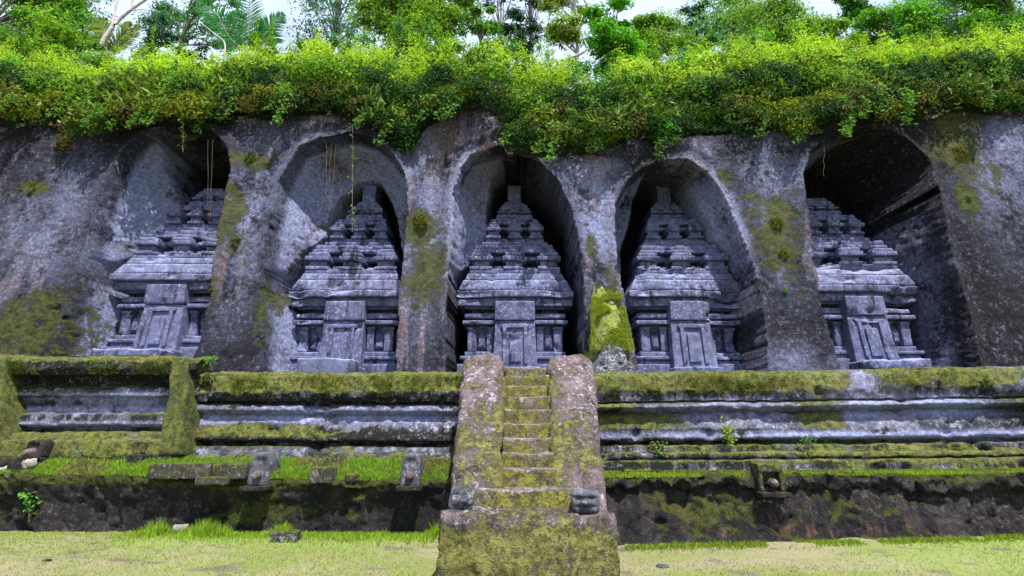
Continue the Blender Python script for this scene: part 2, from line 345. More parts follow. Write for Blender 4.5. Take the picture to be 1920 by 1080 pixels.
# stains, painted light and shade on the rock: px, py, rx, ry (in photo pixels where they sit), channel (0 moss, 1 dark algae and painted shade, 2 red oxide, 3 pale tone and painted light), strength
STAINS_LIGHT = [(250,420,50,130,3,1.6),(205,560,42,90,3,1.3),(290,380,22,60,3,.7),(575,420,46,120,3,1.6),(530,560,34,80,3,1.3),(600,360,34,50,3,.5),
    (875,420,36,130,3,1.5),(905,380,24,50,3,.7),(860,520,16,60,3,.6),(1045,480,26,110,3,.9),(1075,560,16,80,3,.7),(1345,440,46,120,3,1.6),(1390,560,24,70,3,.9),(1695,470,46,70,3,1.3),
    (1740,560,26,60,3,.6),(330,420,60,160,3,-.0),(790,330,70,70,3,.45),(1450,330,60,70,3,.6),(1860,330,60,110,3,.6),(1900,260,50,70,3,.7),(500,310,60,60,3,.5),(480,360,60,60,3,.3),(1145,590,26,60,0,1.),(1120,560,40,60,3,.5),(1115,420,44,120,3,1.1),(1090,320,60,30,3,.7),(800,430,44,160,3,.7),(460,420,50,130,3,.7),(1450,400,50,110,3,.6),(1480,690,70,40,3,.5),
    (110,420,50,130,3,.5),(40,400,40,120,3,.4),(60,620,90,70,0,.9),(120,500,60,80,0,.3),(170,330,70,120,1,.7),(60,300,40,90,1,.3),(230,420,18,190,1,.6),(385,310,60,70,1,1.3),(330,300,50,60,1,.9),(300,340,40,60,2,.4),(200,600,50,90,1,.9),
    (470,300,45,20,0,1.),(435,410,22,50,0,1.1),(450,460,20,40,0,.8),(490,580,16,60,0,.7),(400,545,14,20,0,.9),(505,400,18,110,1,.55),(430,640,60,60,1,.5),(530,620,50,80,1,.9),(560,520,50,60,1,.6),
    (655,300,90,60,2,.5),(655,300,80,40,1,.45),(710,330,40,60,1,.6),(620,380,30,40,1,.6),(785,420,26,30,0,1.2),(800,500,45,60,0,1.),(790,560,40,60,0,.5),(800,640,50,60,2,.55),(770,600,25,60,2,.5),(800,300,60,60,2,.1),
    (925,290,40,24,2,1.3),(915,320,35,30,2,.5),(990,330,50,26,1,1.2),(1060,450,36,130,1,1.2),(1030,380,30,60,1,.7),(860,600,20,90,1,1.),(1120,330,50,50,2,.8),(1110,420,30,70,2,.45),(1075,300,50,30,2,.3),(1110,460,14,20,0,.8),
    (1195,430,26,90,1,1.2),(1200,330,60,30,1,.8),(1240,320,80,20,2,.5),(1385,330,35,60,1,.9),(1410,470,22,150,1,1.1),(1400,640,50,70,1,1.2),(1330,300,50,40,0,.3),(1360,330,20,30,0,.8),
    (1455,430,38,60,0,1.1),(1470,480,26,50,0,.8),(1440,380,30,30,0,.5),(1480,640,70,80,1,1.),(1500,570,40,60,1,.5),(1460,300,50,60,0,.25),(1620,330,110,80,1,1.6),(1700,420,70,90,1,1.1),(1770,520,50,120,1,1.3),(1640,450,70,60,1,.5),(1700,560,60,90,1,1.2),
    (1800,280,50,60,0,1.),(1790,260,50,50,2,.3),(1810,370,15,35,0,1.1),(1880,520,90,150,1,1.15),(1900,350,60,80,1,.7),(1830,600,70,80,1,1.2),(1770,600,60,90,1,1.3),(1860,250,60,50,1,.4),
    (175,300,60,60,1,.7),(160,400,34,120,1,.9),(120,540,24,90,1,.6),(512,360,18,60,1,.7),(488,500,16,90,1,.8),(205,470,22,170,1,.5),(130,560,60,60,1,.3),(20,420,40,140,1,.3),(1850,420,50,130,1,.9),(1840,640,120,60,1,.9),(1470,630,60,60,1,.7),(420,660,60,30,1,.7),(300,250,300,14,1,.6),(1400,290,40,60,1,.9),(480,420,16,80,1,.5),(60,345,20,15,0,1.1)]
def stain_light_mask(V):
    m = np.zeros((len(V), 4)); P = V[:, [0, 2]]; wob = vec_noise(V, 1.6, .45, 3, 9)[:, [0, 2]]
    for px, py, rx, ry, ch, s in STAINS_LIGHT:
        if ch == 0: rx, ry, s = rx*1.5, ry*1.5, s*.78
        c = facept(px, py); k = (c[1]*cos(PITCH)+(c[2]-EYE)*sin(PITCH))/FPX
        q = (P+wob*min(1, rx*k*1.2)-c[[0, 2]])/np.array([rx*k, ry*k*1.12]); d = (q**2).sum(1)
        m[:, ch] = np.maximum(m[:, ch], s*np.exp(-d*.9)) if ch != 1 else m[:, ch]+s*np.exp(-d*.9)
    return np.clip(m, 0, 1.5)
HX = [-100,0,60,110,140,220,270,330,400,445,520,560,640,700,745,770,800,860,935,948,1000,1060,1110,1150,1250,1340,1420,1500,1560,1640,1720,1760,1830,1900,2020]
HY = [225,232,255,235,262,258,245,240,255,222,240,226,222,245,282,300,250,214,206,290,302,300,292,272,268,262,258,268,250,236,236,215,215,225,220]
def lower_edge(px): return np.interp(px, HX, HY)
TX = [-100,0,100,150,250,300,450,520,600,700,800,900,1000,1100,1180,1280,1400,1500,1600,1700,1800,1850,2020]
TY = [60,72,88,118,100,92,80,72,62,84,78,72,86,118,92,84,70,62,70,58,60,40,40]
CLIFF_TOP = 9.75
def cliff():
    gx = np.concatenate([np.linspace(-60, -15, 40)[:-1], np.linspace(-15, 15, 1000), np.linspace(15, 60, 40)[1:]])
    gzv = np.linspace(2.3, CLIFF_TOP, 270)
    X, Z = np.meshgrid(gx, gzv, indexing='ij')
    tp = Zof(lower_edge(960+gx*71.)-26, 11.35); tp = np.convolve(np.pad(tp, 12, 'edge'), np.ones(25)/25, 'valid')
    Z = 2.3+(Z-2.3)*((tp-2.3)/(CLIFF_TOP-2.3))[:, None]; Tp = np.repeat(tp, 270); X = X.ravel(); Z = Z.ravel(); P = np.stack([X, Z], 1)
    Y = face0(X, Z)
    P3 = np.stack([X, Y, Z], 1)
    # broad undulation of the cliff, wide vertical flutes and shoulders
    Y = Y + .22*fbm(P3, .38, 3, 21) + .10*fbm(P3*np.array([1, 1, .25]), 1.3, 3, 22)
    # the shoulder above niche three stands proud on the left of its step, the face right of it is set back
    a = facept(946, 250)[0]; Y = Y + .55*smooth(a-.03, a+.06, X)*smooth(a+3.2, a+1.6, X)*smooth(7.9, 8.5, Z)
    # left of niche one: separate slanting buttress
    jig = fbm(P3, 1.1, 3, 31)*.10 + fbm(P3, 4., 3, 33)*.035
    dep = np.zeros(len(X))
    for N in NICHES:
        poly = np.vstack([N['L'], N['T'][1:], N['R'][1:]])
        ins = inside(P, poly)
        near = ins
        if not near.any(): continue
        Q = P[near]; zz = Q[:, 1]; t = smooth(5.0, 6.3, zz); j = jig[near]
        dl = np.maximum(segdist(Q, N['L'])+j*.5, 0); dr = np.maximum(segdist(Q, N['R'])+j*.5, 0); dt = np.maximum(segdist(Q, N['T'])+j*.5, 0)
        # the opening edge is crisp: first centimetres drop fast
        e = lambda d, s: np.where(d < .06, d*8., .48+(d-.06)*s)
        fl = e(dl, N['sl'][0]*(1-t)+N['sl'][1]*t); fr = e(dr, N['sr'][0]*(1-t)+N['sr'][1]*t); ft = e(dt, N['st'])
        k = 7.; f = -np.log(np.exp(-k*fl)+np.exp(-k*fr)+np.exp(-k*ft)+np.exp(-k*N['dep']*np.ones_like(fl)))/k
        dep[near] = np.maximum(dep[near], np.maximum(f, 0))
    for poly in INNER:
        ins = inside(P, poly) & (dep > .05); d = np.maximum(segdist(P[ins], poly)+jig[ins]*.7, 0)
        f = 1.0+d*9.; k = 5.; f = -np.log(np.exp(-k*f)+math.exp(-k*2.95))/k; f = f*smooth(0, .10, d)
        dep[ins] = np.maximum(dep[ins], f)
    lip = np.full(len(X), 9.)
    for N in NICHES: lip = np.minimum(lip, np.minimum(segdist(P, N['L']), np.minimum(segdist(P, N['T']), segdist(P, N['R']))))
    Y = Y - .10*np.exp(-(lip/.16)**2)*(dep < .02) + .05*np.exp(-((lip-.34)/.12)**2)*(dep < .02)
    Y = Y + dep + 1.6*smooth(-.38, .05, Z-Tp)**2
    V = np.stack([X, Y, Z], 1); n = (len(gx), len(gzv))
    G = V.reshape(*n, 3); du = np.gradient(G, axis=0); dv = np.gradient(G, axis=1)
    Nn = np.cross(du, dv).reshape(-1, 3); Nn /= np.linalg.norm(Nn, axis=1, keepdims=True)
    rough = .045*fbm(V, 1.9, 4, 41)+.022*fbm(V, 8, 3, 42)
    pit = np.maximum(0, fbm(V, 5.5, 3, 44)-.25)*.10
    core = smooth(16, 14, np.abs(X))
    V = V + Nn*((rough-pit*.8)*core)[:, None]
    m = stain_light_mask(V); m[:, 0] += .5*smooth(8.6, 9.6, Z); nst = np.interp(X, [-12, -9, -6.5, -5, -2.6, -1.2, 1.2, 3, 5.6, 6.6, 9, 12], [1.2, 1.2, 1.1, 1.1, .9, .8, .5, .7, .9, .35, .35, .5])
    m[:, 3] = np.maximum(m[:, 3], nst*smooth(.30, .50, dep)*(1-smooth(1.3, 1.9, dep))); m[:, 1] -= .5*smooth(.3, .5, dep)*(1-smooth(1.3, 1.9, dep))*nst  # carved side walls paled by depth: their light is painted in
    m[:, 1] += .95*smooth(.02, .10, dep)*(1-smooth(.34, .50, dep))+.5*np.exp(-((lip-.34)/.12)**2)*(dep < .02)  # dark bands along the niche rims, a painted shade line
    m[:, 1] += .85*smooth(1.25, 2.0, dep); m[:, 3] *= 1-smooth(1.9, 2.5, dep)  # deep niche interiors darkened: shade put into the rock colour
    m[:, 1] += .28*smooth(9.3, 11.5, X)
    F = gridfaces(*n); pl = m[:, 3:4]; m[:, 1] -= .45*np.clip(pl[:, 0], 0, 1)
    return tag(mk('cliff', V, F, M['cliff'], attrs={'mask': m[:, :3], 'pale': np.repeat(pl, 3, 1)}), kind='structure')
cliff()

# hill above the cliff: steep bank, then plateau
def bankY(t): return 10.86+.6*t+2.9*np.clip(t-.45, 0, 1)**1.3+.5*np.exp(-((t-.40)/.15)**2)
def bank(px, t, back=0.):                          # steep bank above the cliff, t 0..1 from foot to crest
    lo, hi = lower_edge(px)-22., np.interp(px, TX, TY)+34
    Y = bankY(t)+.22
    z = Zof(lo+(hi-lo)*t, Y); return Xof(px, z, Y), Y+back, z-back*.3
def hill():
    gx = np.concatenate([np.linspace(-200, -17, 12)[:-1], np.linspace(-17, 17, 140), np.linspace(17, 200, 12)[1:]])
    px = 960+gx*68.; rows = []
    for t in np.linspace(0, 1, 18):
        _, y, z = bank(px, t, .5); rows.append((y, z))
    c = rows[-1][1]
    for y, dz in ((16.5, .0), (22, .3), (40, 3), (200, 6)): rows.append((y, c+dz))
    V = np.stack([np.stack([gx, y*np.ones_like(gx), z*np.ones_like(gx)], 1) for y, z in rows], 1).reshape(-1, 3)
    V += vec_noise(V, .7, .12, 3, 3)
    tag(mk('hill', V, gridfaces(len(gx), len(rows)), M['soil']), kind='structure')
hill()

# terrace floor in front of and inside the niches, three levels
def floor_z(x): return 2.52+.42*smooth(-6.45, -6.75, x)+.16*smooth(6, 9.5, x)
def floor():
    gx = np.linspace(-60, 60, 700); gy = np.linspace(9.95, 14.2, 40)
    X, Y = np.meshgrid(gx, gy, indexing='ij'); X = X.ravel(); Y = Y.ravel()
    Z = floor_z(X)+.02*fbm(np.stack([X, Y, X*0], 1), 2, 3, 6)
    tag(mk('terrace_floor', np.stack([X, Y, Z], 1), gridfaces(700, 40), M['terrace']), kind='structure')
floor()

# ------------------------------------------------------------------ terrace walls (profiles swept along x)
def wall_section(root, x0, x1, rows, mat, seed=0, amp=.022, edge=.03, marks=()):
    """rows: (name, [(yL, yR, Y, dYright)...]) photo rows of profile points at the two ends, and their depth"""
    nx = max(2, int((x1-x0)/.04))
    xs = np.linspace(x0, x1, nx)
    for name, pts in rows:
        A = np.array([(p[2], Zof(p[0], p[2])) for p in pts]); B = np.array([(p[2]+p[3], Zof(p[1], p[2]+p[3])) for p in pts])
        sub = [0.]
        for i in range(len(pts)-1):
            L = np.hypot(*(A[i+1]-A[i])); n = max(2, int(L/.035))
            sub += list(i+np.linspace(0, 1, n+1)[1:])
        sub = np.array(sub); i = np.minimum(sub.astype(int), len(pts)-2); f = (sub-i)[:, None]
        a = A[i]*(1-f)+A[i+1]*f; b = B[i]*(1-f)+B[i+1]*f
        t = ((xs-x0)/(x1-x0))[:, None, None]
        yz = a[None]*(1-t)+b[None]*t
        V = np.concatenate([np.broadcast_to(xs[:, None, None], (*yz.shape[:2], 1)), yz], 2).reshape(-1, 3)
        d = vec_noise(V, .7, amp*.8, 2, seed+3)+vec_noise(V, 5.5, amp*.8, 3, seed)+vec_noise(V, 12, amp*.7, 3, seed+1)
        if name == 'coping':
            e2 = np.clip(np.minimum(sub, len(pts)-1-sub)/.5, 0, 1); d *= 1+1.3*np.tile(e2, nx)[:, None]
        d[:, 0] *= .3
        chip = np.maximum(0, fbm(V, 2.6, 4, seed+50)-.20)
        V = V+d; V[:, 1] += chip*.34; V[:, 2] -= chip*.14
        m = np.zeros((len(V), 4))
        for cx, cz, rx, rz, ch, s in marks:
            m[:, ch] += s*np.exp(-((V[:, 0]-cx)/rx)**2-((V[:, 2]-cz)/rz)**2)
        mk(name, V, gridfaces(nx, len(sub)), mat, root, attrs={'mask': np.clip(m[:, :3]-m[:, 3:4]*np.array([.4, .3, 0]), -1, 1.5), 'pale': np.repeat(np.clip(m[:, 3:4], 0, 1.5), 3, 1)})

tA = thing('terrace_wall', (0, 0, 0), 'higher left stretch of mossy moulded terrace wall between two battered pilasters', 'stone wall')
xA0, xA1 = -14., Xof(372, 2.6, 9.5)
wall_section(tA, xA0, xA1, [
    ('coping', [(667, 668, 10.1, 0), (667, 672, 9.52, 0), (674, 680, 9.42, 0), (688, 694, 9.42, 0), (700, 703, 9.50, 0)]),
    ('recess', [(700, 703, 9.50, 0), (702, 706, 9.74, 0), (722, 724, 9.74, 0)]),
    ('moulding', [(722, 724, 9.74, 0), (725, 727, 9.60, 0), (741, 742, 9.56, 0), (744, 745, 9.66, 0), (752, 752, 9.74, 0)]),
    ('panel', [(752, 752, 9.74, 0), (774, 774, 9.70, 0)]),
    ('moulding', [(774, 774, 9.70, 0), (776, 776, 9.58, 0), (794, 795, 9.54, 0), (798, 799, 9.62, 0), (799, 800, 9.70, 0), (806, 807, 9.70, 0)]),
    ('ledge', [(806, 807, 9.70, 0), (811, 812, 9.40, 0), (821, 822, 9.34, 0)]),
    ('step', [(821, 822, 9.34, 0), (826, 826, 9.20, 0), (850, 853, 9.16, 0), (856, 858, 9.16, 0)])], M['terrace'], 1,
    marks=[(-9, 3.1, 1.8, .25, 0, 1.), (-7, 3.1, .9, .25, 0, .9), (-8.5, 2.5, 3, .18, 1, .7), (-8.5, 2.15, 3, .12, 1, .4), (-8.8, 1.25, 3, .2, 0, .9), (-11.5, 2, 1, 1, 1, .6), (-8.2, 1.9, 2.5, .06, 3, 1.1), (-7, 2.1, .5, .12, 3, 1.2), (-8.3, 2.1, 1.2, .06, 3, 1), (-8, 1.63, 3, .05, 3, 1.3)])
def pilaster(root, px0, px1, qx0, qx1, yt, yb, Yt, Yb, seed):
    zt, zb = Zof(yt, Yt), Zof(yb, Yb)
    V, F = rbox(0, 1, 0, 1, 0, 1, .06, .04, amp=0)
    k = V[:, 2]; Yf = Yb+(Yt-Yb)*k; z = zb+(zt-zb)*k
    xl = Xof(qx0, zb, Yb)*(1-k)+Xof(px0, zt, Yt)*k; xr = Xof(qx1, zb, Yb)*(1-k)+Xof(px1, zt, Yt)*k
    P = np.stack([xl+(xr-xl)*V[:, 0], Yf+V[:, 1]*(10.1-Yf), z], 1)
    P += vec_noise(P, 2.5, .05, 3, seed)+vec_noise(P, 9, .025, 3, seed+1)
    m = np.zeros((len(P), 3)); m[:, 0] = .22
    mk('pilaster', P, F, M['green'], root, attrs={'mask': m})
pilaster(tA, 322, 352, 296, 338, 672, 856, 9.38, 9.12, 5)
pilaster(tA, -50, 8, -80, -6, 668, 850, 9.38, 9.1, 6)

tB = thing('terrace_wall', (0, 0, 0), 'moulded terrace wall between left pilaster and staircase with pale lilac panel band', 'stone wall')
xB0, xB1 = Xof(366, 2.6, 9.6), Xof(900, 2.6, 9.6)
wall_section(tB, xB0, xB1, [
    ('coping', [(698, 699, 10.4, 0), (698, 701, 9.75, 0), (705, 706, 9.60, 0), (735, 738, 9.56, 0), (751, 753, 9.62, 0)]),
    ('moulding', [(751, 753, 9.62, 0), (752, 754, 9.79, 0), (757, 759, 9.79, 0), (759, 761, 9.66, 0), (768, 770, 9.62, 0), (774, 775, 9.7, 0), (778, 780, 9.78, 0)]),
    ('panel', [(778, 780, 9.78, 0), (784, 785, 9.74, 0), (810, 812, 9.62, 0), (824, 826, 9.57, 0), (829, 831, 9.64, 0), (830, 832, 9.79, 0), (834, 836, 9.79, 0)]),
    ('ledge', [(834, 836, 9.79, 0), (838, 838, 9.60, 0), (848, 848, 9.5, 0)]),
    ('step', [(848, 848, 9.5, 0), (858, 856, 9.38, 0), (868, 864, 9.25, 0)])], M['terrace'], 8,
    marks=[(-5, 2.4, 1.5, .22, 0, .8), (-2.2, 2.4, 1.6, .22, 0, .9), (-3.5, 1.75, 2.6, .16, 1, -.35), (-4.8, 1.55, 1.2, .12, 0, .8), (-3.3, 2.05, 3, .04, 1, .8), (-3.3, 1.42, 3, .06, 1, .8), (-5.6, 1.8, .9, .14, 3, 1.3), (-3.9, 1.8, .7, .14, 3, 1.3), (-2.9, 1.8, .25, .12, 3, 1), (-2, 1.8, .8, .14, 3, 1.2), (-3.5, 1.2, 3, .08, 3, .25)])

tC = thing('terrace_wall', (0, 0, 0), 'long moulded terrace wall right of the staircase stained with moss and dark runs', 'stone wall')
xC0, xC1 = Xof(1085, 2.6, 9.6), 14.
e = 0.0
wall_section(tC, xC0, xC1, [
    ('coping', [(701, 682, 10.4, 0), (702, 683, 9.8, 0), (708, 690, 9.62, e), (735, 715, 9.56, e), (754, 735, 9.62, e)]),
    ('moulding', [(754, 735, 9.62, e), (755, 737, 9.70, e), (757, 740, 9.72, e), (759, 742, 9.56, e), (765, 749, 9.52, e), (770, 754, 9.60, e), (776, 759, 9.77, e)]),
    ('panel', [(776, 759, 9.77, e), (784, 766, 9.70, e), (812, 794, 9.60, e), (824, 808, 9.56, e), (829, 813, 9.62, e), (830, 815, 9.76, e), (834, 819, 9.78, e)]),
    ('ledge', [(834, 819, 9.78, e), (838, 825, 9.55, e), (849, 838, 9.50, e)]),
    ('moulding', [(849, 838, 9.50, e), (851, 843, 9.38, e), (858, 849, 9.36, e), (864, 853, 9.40, e)]),
    ('step', [(864, 853, 9.40, e), (866, 855, 9.26, e), (883, 874, 9.22, e), (884, 876, 9.2, e)])], M['terrace'], 15,
    marks=[(2.6, 2.4, 1.2, .22, 0, .9), (5, 2.45, 1.8, .25, 0, .8), (8.6, 2.5, 1.2, .2, 0, .9), (6.5, 2.4, .9, .3, 1, -.3), (2.2, 1.75, .9, .2, 0, .8), (5.8, 1.8, .45, .25, 0, .9), (9, 1.9, .5, .3, 1, .7), (10.5, 1.9, .5, .4, 1, .7), (4.1, 1.75, 1.1, .2, 1, -.4), (6.8, 1.75, .5, .2, 1, -.3), (5, 1.5, 9, .05, 1, .5), (8, 1.1, 4, .15, 0, .6), (4.0, 1.85, .9, .2, 3, 1.3), (2.6, 1.85, .3, .15, 3, .9), (6.4, 1.9, .6, .2, 3, 1.3), (8, 1.95, .9, .2, 3, 1.2), (11, 2.0, .6, .2, 3, 1.1), (6.6, 2.45, .35, .25, 3, 1.2), (9.8, 2.5, .5, .25, 3, 1), (6.5, 1.45, 5, .06, 3, 1.1), (8.5, 1.45, 3, .1, 3, .8)])

# lower retaining walls
lwA = thing('retaining_wall', (0, 0, 0), 'dark low earth-stained wall along the lawn left of the staircase with grassy top', 'stone wall')
xL0, xL1 = -14., Xof(850, .5, 8.5)
wall_section(lwA, xL0, xL1, [
    ('sloping_top', [(853, 862, 9.24, .0), (862, 872, 9.1, -.1), (868, 892, 8.98, -.4), (876, 903, 8.92, -.52)]),
    ('coping', [(876, 903, 8.92, -.52), (885, 908, 8.86, -.50), (896, 915, 8.88, -.50)]),
    ('wall_face', [(896, 915, 8.88, -.50), (930, 950, 8.98, -.48), (985, 1012, 9.02, -.5), (1000, 1050, 9.02, -.5)])], M['lowwall'], 22, amp=.045,
    marks=[(-7, .8, 6, .15, 0, 1.), (-4, .85, 3, .12, 0, .8), (-4.2, .35, 1.2, .3, 0, .7), (-2, .4, 1, .3, 0, .4), (-8, .4, .8, .3, 0, .4)])
lwB = thing('retaining_wall', (0, 0, 0), 'brown crumbling low wall along the lawn right of the staircase', 'stone wall')
xR0, xR1 = Xof(1120, .5, 8.), 14.
wall_section(lwB, xR0, xR1, [
    ('grass_ledge', [(882, 874, 9.45, 0), (890, 880, 8.7, .25), (895, 882, 8.28, .50)]),
    ('coping', [(895, 882, 8.28, .50), (898, 886, 8.20, .5), (907, 902, 8.20, .5), (909, 921, 8.24, .47), (912, 925, 8.32, .5)]),
    ('wall_face', [(912, 925, 8.32, .5), (960, 960, 8.15, .75), (1000, 990, 8.05, .9), (1034, 1004, 7.9, 1.0), (1060, 1030, 7.85, 1.0)])], M['lowwall'], 29, amp=.06,
    marks=[(6, .95, 9, .1, 0, .5), (3, .4, .7, .3, 0, .3), (5.2, .4, .8, .3, 0, .25), (10, .8, 3, .12, 0, .3), (4.5, .1, 1.6, .15, 2, .9), (8.5, .6, 2.5, .4, 1, -.25)])

# ------------------------------------------------------------------ staircase
X_ = lambda px, py, Y: at(px, py, Y)[0]
st = thing('staircase', (.05, 8, 0), 'steep weathered stone staircase with two thick side walls rising to the shrines', 'staircase')
def local(V, root): return V-np.array(root.location)
rows_y = [(916, 6.95), (878, 7.30), (848, 7.65), (820, 8.0), (793, 8.33), (766, 8.65), (741, 8.95), (721, 9.25), (703, 9.55), (688, 9.85)]
for k, (py, Y) in enumerate(rows_y):
    z = Zof(py, Y); wid = (108, 55, 50, 48, 47, 46, 45, 44, 43, 43)[k]*(Y*cos(PITCH)+(z-EYE)*sin(PITCH))/FPX
    zc = Zof(rows_y[k-1][0], rows_y[k-1][1]) if k else .3
    cxs = X_(990, py, Y); V, F = rbox(cxs-wid, cxs+wid, Y, Y+.6, zc-.25, z, .045, .028, amp=.02, nsc=3.5, seed=60+k, fine=.5)
    sag = .022*np.cos(np.clip((V[:, 0]-cxs)/wid, -1, 1)*pi/2); V[:, 2] -= sag
    V[:, 1] += .05*(z-V[:, 2])*-.3
    mk('step', local(V, st), F, M['step'], st)
def balustrade(x0t, x1t, x0b, x1b, seed):
    V, F = rbox(0, .8, 0, 3.3, 0, 1.05, .045, .20, amp=0)
    a = V[:, 1]/3.3; x = V[:, 0]/.8; h = V[:, 2]
    Yb, Yt = 7.02, 10.05; zb, zt = Zof(908, 7.12), Zof(655, 9.95)
    Y = Yb+(Yt-Yb)*a
    xl = x0b+(x0t-x0b)*a; xr = x1b+(x1t-x1b)*a
    z = zb+(zt-zb)*a**1.02 - (1.05-h)
    Y = Y + .10*(1.05-h)*(1-a)
    P = np.stack([xl+(xr-xl)*x, Y, z], 1)
    P += vec_noise(P, 1.6, .035, 3, seed)+vec_noise(P, 6, .035, 3, seed+1)+vec_noise(P, 17, .016, 2, seed+2)
    m = np.zeros((len(P), 3)); m[:, 0] = .2*smooth(.55, .2, a)+.06+.3*smooth(.75, 1, x if seed < 75 else 1-x); m[:, 2] = .2*smooth(.5, .9, a)
    mk('side_wall', local(P, st), F, M['stair'], st, attrs={'mask': m})
balustrade(X_(866, 680, 9.9), X_(947, 680, 9.9), X_(845, 905, 7.1), X_(944, 905, 7.1), 70)
balustrade(X_(1027, 680, 9.9), X_(1116, 680, 9.9), X_(1036, 905, 7.1), X_(1131, 905, 7.1), 80)
def plinth():
    zt = .60; x0, x1 = X_(826, 965, 6.6), X_(1153, 965, 6.6)
    V, F = rbox(x0, x1, 6.52, 8.3, -.5, zt, .045, .10, amp=0)
    k = (V[:, 2]+.5)/(zt+.5)
    V[:, 1] -= .10*(1-k)*(V[:, 1] < 7.2); V[:, 0] += np.sign(V[:, 0]-.2)*.03*(1-k)
    a = smooth(6.8, 7.5, V[:, 1]); V[:, 0] = .22+(V[:, 0]-.22)*(1-.06*a)
    V += vec_noise(V, 1.4, .04, 3, 90)+vec_noise(V, 5, .04, 3, 91)+vec_noise(V, 16, .018, 2, 92)
    m = np.zeros((len(V), 3)); m[:, 0] = .36*smooth(.58, .3, V[:, 2])+.2*np.exp(-((V[:, 0]-.2)/.6)**2); m[:, 1] = .5*np.exp(-((V[:, 0]+.8)/.35)**2-((V[:, 2]-.25)/.3)**2)
    mk('plinth', local(V, st), F, M['stair'], st, attrs={'mask': m})
    # sloping shoulder that carries the lowest steps
    V, F = rbox(X_(843, 925, 7.05), X_(1137, 925, 7.05), 6.93, 8.6, 0, .79, .045, .09, ty=.95, amp=.03, nsc=4, seed=95)
    mk('shoulder', local(V, st), F, M['stair'], st)
plinth()

